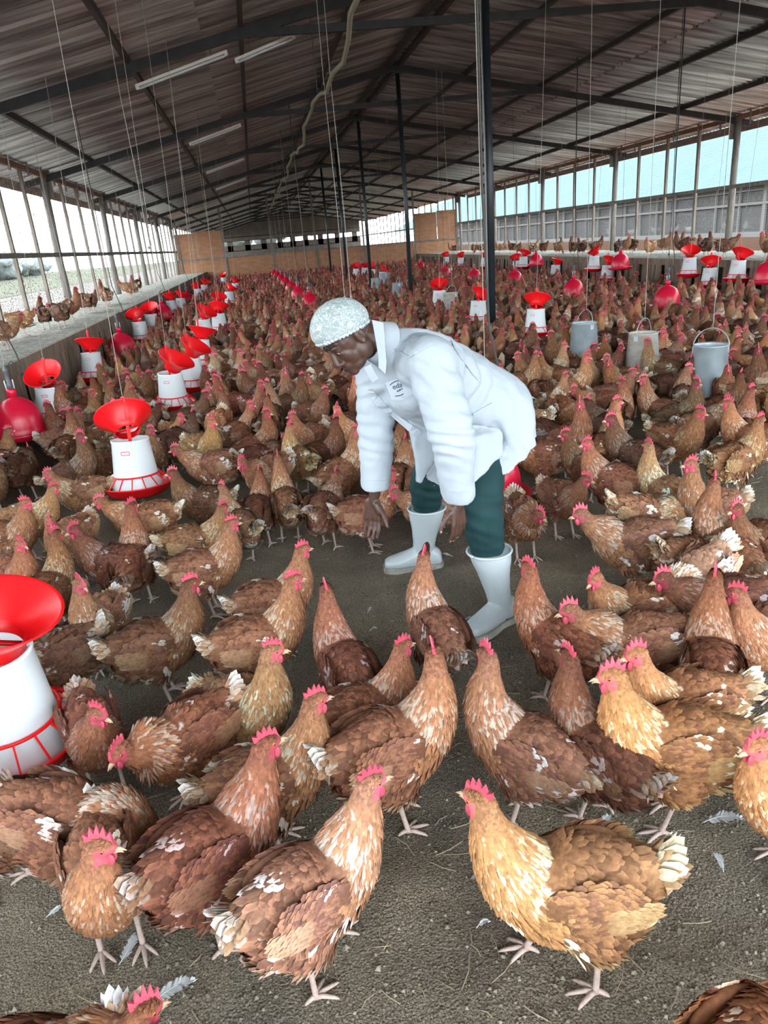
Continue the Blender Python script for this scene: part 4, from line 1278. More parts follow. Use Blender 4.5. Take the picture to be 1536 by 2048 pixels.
POSE_W = ['up'] * 5 + ['upleft'] * 4 + ['upright'] * 4 + ['alert'] * 4 + ['alertl'] * 4 + ['tall'] * 3 + ['look'] * 3 + ['fwd'] * 3 + ['low'] * 2 + ['peck']
TINT_W = ['brown'] * 7 + ['red'] * 6 + ['dark'] * 7 + ['orange'] * 2 + ['tan'] * 2 + ['pale']
SHADE = {'brown': 'brown', 'red': 'reddish brown', 'dark': 'dark brown', 'orange': 'orange-brown', 'tan': 'tan', 'pale': 'cream'}
def facing(deg, x, y):
    # direction as it appears from the camera
    v = math.degrees(math.atan2(x, y))
    a = (deg + v) % 360
    return ['facing right', 'facing away', 'facing left', 'facing the camera'][int(((a + 45) % 360) // 90)]
near, flock = [], []
for c in cand:
    if len(near) < N_IND and not hidden_by_worker(c[4], c[5]): near.append(c)
    else: flock.append(c)
# birds on the two ledges
ledge_birds = []
rl = random.Random(8)
for i, y in enumerate([6.9, 7.5, 8.3, 8.9, 9.3, 10.2, 10.9, 11.3, 12.2, 13.6, 14.1, 15.4, 16.0, 17.6, 19.2, 20.4]):
    ledge_birds.append((rl.uniform(-3.15, -2.75), y, 'left'))
for i in range(32):
    ledge_birds.append((rl.uniform(8.5, 9.5), 11.2 + (i * 0.52 if i < 24 else 12.5 + (i - 24) * 1.4) + rl.uniform(-.3, .3), 'right'))

# labels: nearest landmark and rank among the hens around it, in the picture
PTS = [(c[4], c[5]) for c in cand] + [proj((x, y, 0.2))[:2] for x, y in ALLH]
PA = np.array(PTS)
LM = [(l[0], l[1], l[2]) for l in LAND if -20 < l[0] < 1556] + [(690, 660, 'worker hairnet'), (1035, 830, 'coat hem behind the worker'), (727, 985, 'worker hanging cuff')]
RANK = [np.argsort(np.argsort((PA[:, 0] - l[0]) ** 2 + (PA[:, 1] - l[1]) ** 2)) for l in LM]
used = set()
def flock_label(i, shade, fac):
    best = None
    for j, l in enumerate(LM):
        r = RANK[j][i]
        d = math.hypot(PA[i, 0] - l[0], PA[i, 1] - l[1])
        if (best is None or (r, d) < best[0]): best = ((r, d), j)
    if best is None:
        j = min(range(len(LM)), key=lambda q: RANK[q][i])
        return '%s hen %s in the flock near %s' % (shade, fac, LM[j][2]), 1
    r, j = best[0][0], best[1]
    return '%s hen %s, %s to the %s' % (shade, fac, 'nearest hen' if r == 0 else (ORD[r] if r < 20 else '%d%s' % (r + 1, 'th' if (r + 1) % 100 in (11, 12, 13) else {1: 'st', 2: 'nd', 3: 'rd'}.get((r + 1) % 10, 'th'))) + ' nearest', LM[j][2]), 0
idx_of = {id(c): k for k, c in enumerate(cand)}
for c in near:
    dep, x, y, z, u, v = c
    pose = rh.choice(POSE_W); tn = rh.choice(TINT_W); deg = rh.uniform(0, 360)
    lab, shared = flock_label(idx_of[id(c)], SHADE[tn], facing(deg, x, y))
    t = tuple(q * rh.uniform(0.78, 1.0) for q in TINT[tn])
    place_hen(x, y, floor_z(x, y), deg, pose, t, lab, 'hens in the near flock', False, rh.uniform(0.93, 1.06))
cnt = {'left': 0, 'right': 0}
for (x, y, sd) in ledge_birds:
    pose = rl.choice(['up', 'fwd', 'low', 'upleft', 'upright', 'look', 'peck', 'alert']); tn = rl.choice(['brown', 'red', 'dark', 'brown', 'orange'])
    deg = rl.uniform(0, 360)
    i = cnt[sd]; cnt[sd] += 1
    oi_ = 'nearest' if i == 0 else (ORD[i] + ' nearest' if i < 20 else ['21st', '22nd', '23rd', '24th', '25th', '26th', '27th', '28th', '29th', '30th', '31st', '32nd', '33rd'][i - 20] + ' nearest')
    place_hen(x, y, LEDGE_Z + 0.03 * surf_noise(x, y, 2.2) + 0.02 * surf_noise(x, y + 7, 6) - 0.002, deg, pose, TINT[tn], '%s hen %s on the %s ledge, %s to the camera there' % (SHADE[tn], facing(deg, x, y), sd, oi_), 'hens on the ledges', False, rl.uniform(0.95, 1.05))

# the packed flock behind, too many to count
def lod_hen(pose, nring, seg):
    S = spine_of(POSES[pose], nring)
    mb = MB().rings(spine_rings(S, seg))
    V = np.array(mb.v); F = [f for f in mb.f]
    k = np.repeat(S['k'], seg)
    nz = np.tile(np.sin(2 * PI * np.arange(seg) / seg), nring)
    part = np.zeros(len(V), int)
    V = list(map(tuple, V)); info = [(a, b, 0) for a, b in zip(k, nz)]
    def add(vs, fs, kind):
        n = len(V)
        V.extend([tuple(p) for p in vs]); F.extend([tuple(i + n for i in f) for f in fs]); info.extend([(0, 0, kind)] * len(vs))
    T, d, up, hs = S['T'], S['d'], S['up'], S['hs']
    g = lambda a, b, c=0.0: T + d * a + up * b + hs * c
    # comb, face, beak
    cbp = [(-0.022, 0.018), (-0.02, 0.045), (-0.006, 0.036), (0.004, 0.058), (0.013, 0.038), (0.024, 0.052), (0.036, 0.022), (0.04, 0.010)]
    vs = [g(a, b, s * 0.005) for s in (-1, 1) for a, b in cbp]; m = len(cbp)
    add(vs, [tuple(range(m - 1, -1, -1)), tuple(range(m, 2 * m))] + [(i, (i + 1) % m, m + (i + 1) % m, m + i) for i in range(m)], 1)
    fm = MB().ell(g(0.024, -0.008), (0.020, 0.020, 0.024), None, 7, 4)
    add(fm.v, fm.f, 1)
    add([g(0.04, 0.008, 0.005), g(0.04, 0.008, -0.005), g(0.04, -0.004), g(0.062, -0.001)], [(0, 1, 3), (1, 2, 3), (2, 0, 3)], 3)
    # tail
    ta = math.radians(POSES[pose]['tail']); r0 = S['p'][1]
    for q in (-1, 1):
        b0 = r0 + np.array((0.05, 0, 0.03)); b1 = r0 + np.array((0.045, q * 0.03, -0.05))
        dv = np.array((-math.cos(ta), q * 0.1, math.sin(ta)))
        add([b0, b1, b1 + dv * 0.05 + np.array((0, q * 0.03, -0.02)), b0 + dv * 0.085, b0 + dv * 0.08 + np.array((-0.02, q * 0.025, -0.03))], [(0, 1, 2, 4, 3)], 2)
    for q in (-1, 1):
        lm = MB().tube([(0, q * .045, .12), (0.01, q * .046, 0.0)], 0.008, 4)
        add(lm.v, lm.f, 4)
    return np.array(V), F, info
LOD = {p: (lod_hen(p, 22, 12), lod_hen(p, 13, 8)) for p in ('up', 'upleft', 'upright', 'alert', 'alertl', 'tall', 'fwd', 'look', 'low')}
def make_flock(items, name):
    Vs, Fs, Cs, n = [], [], [], 0
    R = np.random.RandomState(5)
    names = ['up', 'up', 'upleft', 'upright', 'alert', 'alert', 'alertl', 'tall', 'tall', 'fwd', 'look', 'low']
    cache = {}
    for (dep, x, y, z, u, v) in items:
        nm = names[R.randint(len(names))]
        lv = 0 if dep < 15 else 1
        V, F, info = LOD[nm][lv]
        a = R.uniform(0, 2 * PI); s = R.uniform(0.92, 1.07)
        M = np.array(((math.cos(a), -math.sin(a), 0), (math.sin(a), math.cos(a), 0), (0, 0, 1))) * s
        Vs.append(V @ M.T + np.array((x, y, z)))
        Fs.extend([tuple(i + n for i in f) for f in F]); n += len(V)
        tn = np.array(TINT[rh.choice(TINT_W)])
        key = (nm, lv, R.randint(4))
        if key not in cache:
            o0 = R.rand() * 40
            cc = []
            for (k, nz, kind), p in zip(info, V):
                if kind == 1: c = np.array((0.52, 0.065, 0.10))
                elif kind == 2: c = [CREAM * 0.95, CREAM * 0.7, BUFF, BUFF * 0.6][key[2]]
                elif kind == 3: c = np.array((0.5, 0.36, 0.24))
                elif kind == 4: c = np.array((0.5, 0.38, 0.32))
                else: c = region_colour(k, nz, 0, R.rand(), noise.noise(Vector(p * 16 + o0)) + 0.02)
                cc.append(c)
            cache[key] = (np.array(cc), np.array([i[2] for i in info]) == 0)
        cc, tm = cache[key]
        cc = cc.copy(); cc[tm] *= tn * R.uniform(0.68, 0.95)
        Cs.append(cc)
    me = bpy.data.meshes.new(name)
    me.from_pydata(np.vstack(Vs).tolist(), [], Fs)
    set_cols(me, np.vstack(Cs))
    me.materials.append(M_plume)
    me.polygons.foreach_set('use_smooth', [True] * len(me.polygons))
    return tag(link(name, me), 'packed mass of brown hens covering the shed floor to the partition', 'hens', kind='stuff')
make_flock(flock, 'hen_flock')
print('HENS near', len(near), 'flock', len(flock), 'cat', len(CAT))
# white birds in the neighbouring shed
rw_ = random.Random(3)
lodw = lod_hen('up', 13, 8)
mw = bpy.data.meshes.new('white_hen')
mw.from_pydata(lodw[0].tolist(), [], lodw[1])
set_cols(mw, [np.array((0.5, 0.48, 0.46)) if i[2] in (0, 2) else np.array((0.45, 0.08, 0.1)) for i in lodw[2]])
mw.materials.append(M_plume)
for i in range(14):
    y = 15.5 + i * 1.55 + rw_.uniform(-.4, .4)
    o = link('white_hen', mw, None, (NX + 0.5 + rw_.uniform(0, .5), y, 0.70))
    o.rotation_euler = (0, 0, rw_.uniform(0, 6.28))
    tag(o, 'white hen behind the neighbouring shed netting, %s from the nearer end' % ('first' if i == 0 else ORD[i]), 'hen', 'white hens in the neighbouring shed')
# ------------------------------------------------------------------ the worker
M_skin = mat('dark_skin', (0.085, 0.040, 0.028), 0.42, noise_scale=60, noise_amt=0.2, bump=0.05, bump_scale=300)
M_palm = mat('palm_skin', (0.20, 0.10, 0.075), 0.5)
M_hair = mat('black_hair', (0.012, 0.011, 0.012), 0.7, bump=0.6, bump_scale=300)
M_coat = mat('white_coat', (0.43, 0.475, 0.525), 0.75, noise_scale=5, noise_amt=0.03, bump=0.05, bump_scale=500, spec=0.2)
M_trouser = mat('green_trousers', (0.010, 0.042, 0.045), 0.75, noise_scale=14, noise_amt=0.25, bump=0.12, bump_scale=400, spec=0.25)
M_boot = mat('white_rubber', (0.55, 0.61, 0.64), 0.28, noise_scale=5, color2=(0.48, 0.53, 0.56))
M_sole = mat('dusty_sole', (0.42, 0.40, 0.35), 0.8, noise_scale=20, noise_amt=0.4)
M_ink = mat('navy_print', (0.02, 0.035, 0.07), 0.7)
M_nail = mat('nail', (0.38, 0.24, 0.19), 0.35)
M_eyew = mat('eye_white', (0.36, 0.31, 0.28), 0.2)
def net_material():
    m = bpy.data.materials.new('hairnet_fabric')
    m.use_nodes = True
    nt = m.node_tree
    b = nt.nodes['Principled BSDF']
    b.inputs['Base Color'].default_value = (0.66, 0.76, 0.76, 1)
    b.inputs['Roughness'].default_value = 0.8
    tc = nt.nodes.new('ShaderNodeTexCoord')
    n0 = nt.nodes.new('ShaderNodeTexNoise'); n0.inputs['Scale'].default_value = 30
    mp = nt.nodes.new('ShaderNodeVectorMath'); mp.operation = 'MULTIPLY_ADD'
    mp.inputs[1].default_value = (0.045, 0.045, 0.045)
    nt.links.new(tc.outputs['Object'], n0.inputs['Vector'])
    nt.links.new(n0.outputs['Color'], mp.inputs[0]); nt.links.new(tc.outputs['Object'], mp.inputs[2])
    vn = nt.nodes.new('ShaderNodeTexNoise'); vn.inputs['Scale'].default_value = 48; vn.inputs['Detail'].default_value = 2; vn.inputs['Distortion'].default_value = 1.6
    nt.links.new(mp.outputs[0], vn.inputs['Vector'])
    vs_ = nt.nodes.new('ShaderNodeMath'); vs_.operation = 'SUBTRACT'; vs_.inputs[1].default_value = 0.5
    nt.links.new(vn.outputs['Fac'], vs_.inputs[0])
    vo = nt.nodes.new('ShaderNodeMath'); vo.operation = 'ABSOLUTE'
    nt.links.new(vs_.outputs[0], vo.inputs[0])
    r = nt.nodes.new('ShaderNodeMapRange'); r.inputs[1].default_value = 0.0; r.inputs[2].default_value = 0.055; r.inputs[3].default_value = 0.92; r.inputs[4].default_value = 0.46
    nt.links.new(vo.outputs[0], r.inputs[0])
    tr = nt.nodes.new('ShaderNodeBsdfTransparent')
    mx = nt.nodes.new('ShaderNodeMixShader')
    nt.links.new(r.outputs[0], mx.inputs[0]); nt.links.new(tr.outputs[0], mx.inputs[1]); nt.links.new(b.outputs[0], mx.inputs[2])
    nt.links.new(mx.outputs[0], nt.nodes['Material Output'].inputs['Surface'])
    return m
M_net = net_material()
PB = Vector((0.74, 2.78, 0.0))
WORKER = empty('person', PB, label='worker in white coat, hairnet, green trousers and white boots bending over the hens', cat='person')
J = dict(anR=at(848, 1112, 3.10), kneeR=at(858, 955, 3.00), hipR=at(930, 815, 2.93), anL=at(1002, 1240, 2.46), kneeL=at(962, 1015, 2.46), hipL=at(968, 835, 2.69),
         pel=at(962, 815, 2.79), neck=at(772, 690, 2.60), head=at(690, 676, 2.53), shL=at(862, 722, 2.42), elL=at(905, 872, 2.30), wrL=at(917, 995, 2.36),
         shR=at(752, 752, 2.74), elR=at(752, 868, 2.74), wrR=at(750, 978, 2.74))
J['chest'] = (J['shL'] + J['shR']) / 2 + Vector((0.05, 0.03, -0.0))

def blobs_noise(me, amp, scale, seedv=0.0, stretch=(1, 1, 1)):
    n = len(me.vertices)
    co = np.zeros(n * 3); me.vertices.foreach_get('co', co); co = co.reshape(-1, 3)
    no = np.zeros(n * 3); me.vertices.foreach_get('normal', no); no = no.reshape(-1, 3)
    for i in range(n):
        q = Vector((co[i][0] * stretch[0] + seedv, co[i][1] * stretch[1], co[i][2] * stretch[2])) * scale
        w = noise.noise(q) + 0.5 * noise.noise(q * 2.1)
        co[i] += no[i] * amp * w
    me.vertices.foreach_set('co', co.ravel())
    me.update()
def folds(me, centre, axis, reach, amp, wl, phase=0.0, skew=0.6):
    """cloth creases: ripples across an axis, fading out around a centre"""
    n = len(me.vertices)
    co = np.zeros(n * 3); me.vertices.foreach_get('co', co); co = co.reshape(-1, 3)
    no = np.zeros(n * 3); me.vertices.foreach_get('normal', no); no = no.reshape(-1, 3)
    c = np.array(centre); a = np.array(Vector(axis).normalized())
    d = co - c
    s = d @ a
    r = np.linalg.norm(d, axis=1)
    fall = np.exp(-(r / reach) ** 2)
    wob = np.array([noise.noise(Vector(p * 9 + phase)) for p in co])
    w = np.sin(2 * PI * (s / wl + skew * wob) + phase)
    w = np.sign(w) * np.abs(w) ** 0.7
    co += no * (1.5 * amp * fall * w)[:, None]
    me.vertices.foreach_set('co', co.ravel())
    me.update()
def world_to_base(me):
    me.transform(Matrix.Translation(-PB))
    return me
def hand(mb, wrist, D, A, N, thumb, curl, size=1.0, spread=0.02):
    """D towards the finger tips, A across the palm towards the index side, N the palm's facing; returns nail spots"""
    D, A, N = Vector(D).normalized(), Vector(A), Vector(N)
    A = (A - D * A.dot(D)).normalized(); N = A.cross(D) * (1 if A.cross(D).dot(N) > 0 else -1)
    W = Vector(wrist)
    s = size
    nails = []
    for t in (-0.030, -0.010, 0.010, 0.030):
        mb.cap(W + D * 0.012 * s + A * t * 0.62 * s, W + D * 0.086 * s + A * t * 1.02 * s, 0.0155 * s, 0.0125 * s, 10)
    mb.cap(W + D * 0.02 * s + A * 0.018 * s + N * 0.008 * s, W + D * 0.05 * s + A * 0.034 * s + N * 0.010 * s, 0.016 * s, 0.013 * s, 10)
    for i, (t, L) in enumerate(((-0.031, 0.062), (-0.0105, 0.078), (0.0105, 0.084), (0.031, 0.074))):
        base = W + D * 0.088 * s + A * t * s
        d = (D + A * (t / 0.031) * spread * 4).normalized()
        p = base
        r = 0.0098 if i else 0.0086
        ang = 0.0
        c = curl[i] if hasattr(curl, '__len__') else curl
        for seg, (fr, rr_) in enumerate(((0.45, 1.0), (0.30, 0.92), (0.25, 0.82))):
            ang += c * (0.6 if seg == 0 else 1.0)
            dv = d * math.cos(ang) + N * math.sin(ang)
            q = p + dv * (L * fr * s)
            mb.cap(p, q, r * rr_ * s * 1.0, r * rr_ * 0.92 * s, 9)
            p = q
        nrm = N * math.cos(ang) * -1 + d * math.sin(ang)
        nails.append((p - dv * 0.002 * s + nrm * r * 0.62 * s, dv, nrm))
    p = W + D * 0.030 * s + A * 0.034 * s + N * 0.006 * s
    dv = (D * 0.72 + A * 0.62 + N * 0.30).normalized()
    for L, r0, r1 in ((0.036, 0.0135, 0.0115), (0.030, 0.0112, 0.0102), (0.024, 0.0100, 0.0080)):
        q = p + dv * L * s
        mb.cap(p, q, r0 * s, r1 * s, 9)
        p = q
        dv = (dv + D * 0.30).normalized()
    nails.append((p - N * 0.006, dv, -N))
    return nails
# --- head frame
HF = Vector((-0.70, -0.32, -0.62)).normalized()
HU = Vector((-0.60, -0.10, 0.76)); HU = (HU - HF * HU.dot(HF)).normalized()
HLf = HU.cross(HF).normalized()         # towards his left, the camera side
if HLf.y > 0: HLf = -HLf
HC = J['head'] + Vector((0.01, 0.02, 0.0))
HS = 0.93
HM = Matrix((HF, HLf, HU)).transposed()
def hp(f, l, u): return HC + (HF * f + HLf * l + HU * u) * HS
body = MB()
def he(c, r): body.ell(hp(*c), tuple(q * HS for q in r), HM, 18, 11)
he((-0.015, 0, 0.030), (0.098, 0.076, 0.092))
he((0.020, 0, 0.010), (0.068, 0.068, 0.080))
he((0.034, 0, -0.045), (0.054, 0.056, 0.062))
he((0.040, 0, -0.085), (0.046, 0.046, 0.036))
he((0.072, 0, -0.102), (0.022, 0.028, 0.020))
for s_ in (-1, 1):
    he((-0.005, s_ * 0.046, -0.060), (0.040, 0.020, 0.045))
    he((0.054, s_ * 0.032, -0.030), (0.028, 0.026, 0.034))
    he((0.079, s_ * 0.030, 0.022), (0.014, 0.027, 0.010))
    he((0.094, s_ * 0.0145, -0.045), (0.013, 0.010, 0.009))
    he((-0.012, s_ * 0.078, -0.010), (0.020, 0.007, 0.032))
    he((-0.022, s_ * 0.084, -0.004), (0.012, 0.006, 0.024))
    he((-0.008, s_ * 0.080, -0.036), (0.009, 0.006, 0.010))
    he((0.074, s_ * 0.031, 0.004), (0.013, 0.017, 0.008))
    he((0.073, s_ * 0.031, -0.011), (0.011, 0.016, 0.006))
body.cap(hp(0.084, 0, 0.012), hp(0.104, 0, -0.034), 0.012 * HS, 0.0155 * HS)
he((0.104, 0, -0.040), (0.016, 0.018, 0.013))
he((0.087, 0, -0.072), (0.013, 0.027, 0.0085))
he((0.084, 0, -0.088), (0.012, 0.024, 0.0095))
he((0.076, 0, -0.068), (0.020, 0.034, 0.022))
body.cap(hp(-0.040, 0, -0.045), J['neck'], 0.052, 0.054)
body.cap(hp(-0.045, 0, -0.015), J['neck'] + Vector((0.0, 0.0, -0.01)), 0.048, 0.050)
# trunk and limbs under the clothes
body.cap(J['neck'], J['chest'], 0.055, 0.075); body.cap(J['chest'], J['pel'], 0.085, 0.09)
for s_ in 'LR':
    body.cap(J['chest'], J['sh' + s_], 0.055, 0.045)
    body.cap(J['sh' + s_], J['el' + s_], 0.050, 0.040)
    body.cap(J['el' + s_], J['wr' + s_], 0.038, 0.026)
    body.cap(J['pel'], J['hip' + s_], 0.085, 0.075)
    body.cap(J['hip' + s_], J['knee' + s_], 0.070, 0.050)
    body.cap(J['knee' + s_], J['an' + s_], 0.050, 0.036)
body.cap(J['wrR'], at(747, 1002, 2.74), 0.026, 0.021)
body.cap(J['wrL'], at(916, 1012, 2.36), 0.026, 0.021)
nails = hand(body, at(746, 998, 2.74), Vector((-0.10, -0.05, -0.98)), (0.80, -0.55, 0.0), (0.5, -0.8, 0), 1, (0.10, 0.16, 0.20, 0.34), 0.98, 0.016)
nails += hand(body, at(914, 1008, 2.36), Vector((0.03, -0.05, -0.99)), (-0.80, -0.45, 0.05), (-0.3, 0.9, 0), 1, (0.42, 0.34, 0.30, 0.26), 0.88, 0.02)
bm_ = remesh(body, 'body', 0.0038, 5)
bm_.materials.append(M_skin)
link('body', world_to_base(bm_), WORKER)
BODY = bm_
for (p, d, n) in nails:
    b_ = n.cross(d).normalized()
    M3 = Matrix((d, b_, n)).transposed()
    MB().ell(p, (0.0062, 0.0048, 0.0014), M3, 10, 5).build('fingernail', M_nail, WORKER, True, origin=PB)
for s_ in (-1, 1):
    e = MB().ell(hp(0.0755, s_ * 0.0305, -0.003), (0.0105 * HS,) * 3, HM, 14, 9).build('eye', M_eyew, WORKER, True, origin=PB)
    MB().ell(hp(0.0838, s_ * 0.0315 , -0.0045), (0.0028, 0.0048, 0.0050), HM, 12, 7).build('iris', M_pupil, e, True, origin=PB)
    bw = MB()
    bw.tube([hp(0.090, s_ * 0.010, 0.026), hp(0.0905, s_ * 0.025, 0.032), hp(0.080, s_ * 0.044, 0.030), hp(0.066, s_ * 0.056, 0.024)], [0.0035, 0.0045, 0.004, 0.002], 6)
    bw.build('eyebrow', M_hair, WORKER, True, origin=PB)
mo = MB().tube([hp(0.088, -0.024, -0.083), hp(0.0975, -0.010, -0.0795), hp(0.0985, 0.0, -0.0805), hp(0.0975, 0.010, -0.0795), hp(0.088, 0.024, -0.083)], [0.0012, 0.002, 0.002, 0.002, 0.0012], 6)
mo.build('mouth_line', M_hair, WORKER, True, origin=PB)
# hair under the net
hb = MB().ell(hp(-0.018, 0, 0.046), (0.100 * HS, 0.079 * HS, 0.086 * HS), HM, 24, 14)
hb.build('hair', M_hair, WORKER, True, origin=PB)
# bouffant hairnet: puffed dome over an elastic edge
NU = (HU * 0.93 - HF * 0.37).normalized(); NF = (HF - NU * HF.dot(NU)).normalized()
NC = hp(-0.010, 0, 0.048)
net = MB(); rs = []
seg = 72
for i in range(26):
    a = -0.30 + (PI / 2 + 0.30) * i / 25.5
    ring = []
    for k in range(seg):
        t = 2 * PI * k / seg
        pl = 1 + 0.016 * math.sin(t * 19 + 1.5 * math.sin(i * 0.7)) * max(0, math.cos(a)) * (1.3 - i / 26) + 0.012 * noise.noise(Vector((math.cos(t) * 3, math.sin(t) * 3, i * .3)))
        rf, rl_, rz = 0.110, 0.089, 0.092
        q = math.cos(a) if a > 0 else math.cos(a * 1.6)
        p = NC + (NF * (rf * q * math.cos(t)) + HLf * (rl_ * q * math.sin(t))) * pl + NU * (rz * math.sin(a) * pl)
        ring.append(p)
    rs.append(ring)
net.rings(rs, False)
net.build('hairnet', M_net, WORKER, True, origin=PB)
el = []
for k in range(145):
    t = 2 * PI * k / 144
    w = 0.0035 * math.sin(t * 36)
    el.append(NC + NF * ((0.099 + w) * math.cos(t)) + HLf * ((0.080 + w) * math.sin(t)) + NU * (-0.026 + 0.6 * w))
hn = MB().tube(el, [0.0055 + 0.0022 * math.sin(k * 1.9) for k in range(145)], 7)
hn.build('hairnet_elastic', M_boot, WORKER, True, origin=PB)

# --- coat
coat = MB()
LAT = (J['shL'] - J['shR']).normalized()
def ering(c, a1, a2, n=28, p=2.3):
    c, a1, a2 = Vector(c), Vector(a1), Vector(a2)
    out = []
    for k in range(n):
        t = 2 * PI * k / n
        cs, sn = math.cos(t), math.sin(t)
        out.append(c + a1 * (math.copysign(abs(cs) ** (2 / p), cs)) + a2 * (math.copysign(abs(sn) ** (2 / p), sn)))
    return out
TD = (J['neck'] - J['pel']).normalized()
def back(l): # outwards from the back
    b = TD.cross(l).normalized()
    return b if b.z > 0 else -b
hipdir = Vector((0.20, -0.97, 0.0)).normalized()
midl = (LAT * 0.6 + hipdir * 0.4).normalized()
sp_ = [
    (J['neck'] + Vector((-0.005, 0.0, 0.0)), LAT * 0.075, back(LAT) * 0.070),
    (J['neck'].lerp(J['chest'], 0.45) + Vector((0, 0, 0.0)), LAT * 0.135, back(LAT) * 0.098),
    (J['chest'] + Vector((-0.01, -0.01, -0.012)), LAT * 0.188, back(LAT) * 0.148),
    (J['chest'].lerp(J['pel'], 0.35) + Vector((-0.01, -0.01, -0.010)), LAT * 0.196, back(LAT) * 0.165),
    (J['chest'].lerp(J['pel'], 0.70) + Vector((0.0, -0.01, -0.015)), midl * 0.205, back(midl) * 0.172),
    (J['pel'] + Vector((0.012, -0.02, -0.008)), hipdir * 0.222, Vector((0.130, 0.02, 0.115))),
    (J['pel'] + Vector((0.010, -0.035, -0.070)), hipdir * 0.236, Vector((0.158, 0.035, 0.075))),
    (J['pel'] + Vector((-0.015, -0.055, -0.135)), hipdir * 0.246, Vector((0.185, 0.045, 0.080))),
    (J['pel'] + Vector((-0.035, -0.070, -0.180)), hipdir * 0.252, Vector((0.208, 0.050, 0.090))),
]
fine = []
ringsA = [ering(*r) for r in sp_]
# densify by smooth interpolation between the control rings
arr = np.array([[list(p) for p in r] for r in ringsA])
flat, _ = catmull(arr.reshape(len(sp_), -1), 30)
coat.rings([[Vector(p) for p in r.reshape(-1, 3)] for r in flat])
def sleeve(sh, el, wr, r0, r1, r2):
    coat.cap(J['chest'].lerp(sh, 0.55), sh, 0.105, r0 * 1.02)
    pts, _ = catmull([sh, sh.lerp(el, 0.5), el, el.lerp(wr, 0.5), wr], 16)
    rad = list(np.interp(np.linspace(0, 1, 16), [0, 0.5, 1], [r0, r1, r2]))
    coat.tube([Vector(p) for p in pts], rad, 20)
sleeve(J['shR'], J['elR'], J['wrR'], 0.082, 0.074, 0.058)
sleeve(J['shL'], J['elL'], J['wrL'], 0.088, 0.078, 0.058)
def slab(poly, th, n):
    n = Vector(n).normalized() * th / 2
    m = len(poly)
    coat._add([p - n for p in poly] + [p + n for p in poly], [tuple(range(m - 1, -1, -1)), tuple(range(m, 2 * m))] + [(i, (i + 1) % m, m + (i + 1) % m, m + i) for i in range(m)])
# right front panel hanging to a point, left front panel over the near thigh
slab([at(815, 825, 2.63), at(890, 835, 2.63), at(888, 885, 2.64), at(843, 968, 2.66), at(832, 964, 2.66), at(828, 915, 2.65)], 0.034, (0.1, -1, 0.2))
slab([at(885, 850, 2.47), at(960, 850, 2.44), at(1005, 860, 2.50), at(1008, 905, 2.50), at(948, 968, 2.41), at(893, 985, 2.40), at(884, 890, 2.45)], 0.022, (0.1, -1, 0.25))
cm = remesh(coat, 'coat', 0.0062, 7, 0.5)
blobs_noise(cm, 0.006, 9.0, 0.0)
blobs_noise(cm, 0.0022, 26.0, 3.0)
folds(cm, J['elL'] + Vector((0, 0, 0.02)), (0.25, 0.1, 1), 0.085, 0.0060, 0.045, 0.3)
folds(cm, J['elR'], (0.2, 0.1, 1), 0.085, 0.0055, 0.05, 1.2)
folds(cm, J['shL'] + Vector((0.0, -0.02, -0.06)), (0.7, 0, 1), 0.10, 0.0050, 0.06, 2.2)
folds(cm, J['shR'] + Vector((0.0, -0.02, -0.05)), (-0.3, 0, 1), 0.09, 0.0045, 0.05, 0.2)
folds(cm, J['chest'].lerp(J['pel'], 0.45) + Vector((0.02, -0.15, 0.02)), TD, 0.13, 0.0055, 0.075, 1.0)
folds(cm, J['chest'] + Vector((0.08, 0.0, 0.12)), (0.3, 1, 0.2), 0.12, 0.0040, 0.07, 0.5)
folds(cm, J['pel'] + Vector((0.02, -0.2, -0.08)), (1, 0.3, 0.15), 0.15, 0.0060, 0.085, 0.8)
cm.materials.append(M_coat)
COATBVH = BVHTree.FromPolygons([v.co.copy() for v in cm.vertices], [p.vertices[:] for p in cm.polygons])
def on_coat(px, py, lift=0.002):
    d = ray(px, py).normalized()
    loc, nor, _, _ = COATBVH.ray_cast(CAM, d)
    return (loc + nor * lift, nor) if loc is not None else (None, None)
link('coat', world_to_base(cm), WORKER)
def strip_on_coat(name, pix, width, lift=0.003, th=0.004, m=None):
    """a narrow raised band following the cloth"""
    P = [on_coat(*p, lift) for p in pix]
    P = [(a, n) for a, n in P if a is not None]
    mb = MB(); rs = []
    for i, (p, n) in enumerate(P):
        t = (P[min(i + 1, len(P) - 1)][0] - P[max(i - 1, 0)][0]).normalized()
        b = n.cross(t).normalized() * width / 2
        rs.append([p - b, p - b + n * th, p + b + n * th, p + b])
    mb.rings(rs)
    return mb.build(name, m or M_coat, WORKER, False, origin=PB)
def lerp_pix(a, b, n): return [(a[0] + (b[0] - a[0]) * i / (n - 1), a[1] + (b[1] - a[1]) * i / (n - 1)) for i in range(n)]
strip_on_coat('front_placket', lerp_pix((742, 778), (748, 790), 3) + lerp_pix((752, 800), (838, 868), 12), 0.030)
strip_on_coat('shoulder_seam', lerp_pix((775, 690), (815, 712), 6) + lerp_pix((820, 714), (862, 690), 5), 0.006, 0.001, 0.003)
strip_on_coat('yoke_seam', lerp_pix((893, 645), (905, 690), 6) + lerp_pix((908, 700), (960, 765), 8), 0.006, 0.001, 0.003)
strip_on_coat('pocket_welt', lerp_pix((945, 828), (985, 808), 6), 0.012, 0.001, 0.004)
strip_on_coat('pocket_hem', lerp_pix((783, 783), (808, 796), 5) + lerp_pix((813, 795), (832, 785), 4), 0.006, 0.001, 0.003)
strip_on_coat('sleeve_cuff_seam', lerp_pix((893, 982), (940, 985), 6), 0.005, 0.0005, 0.003)
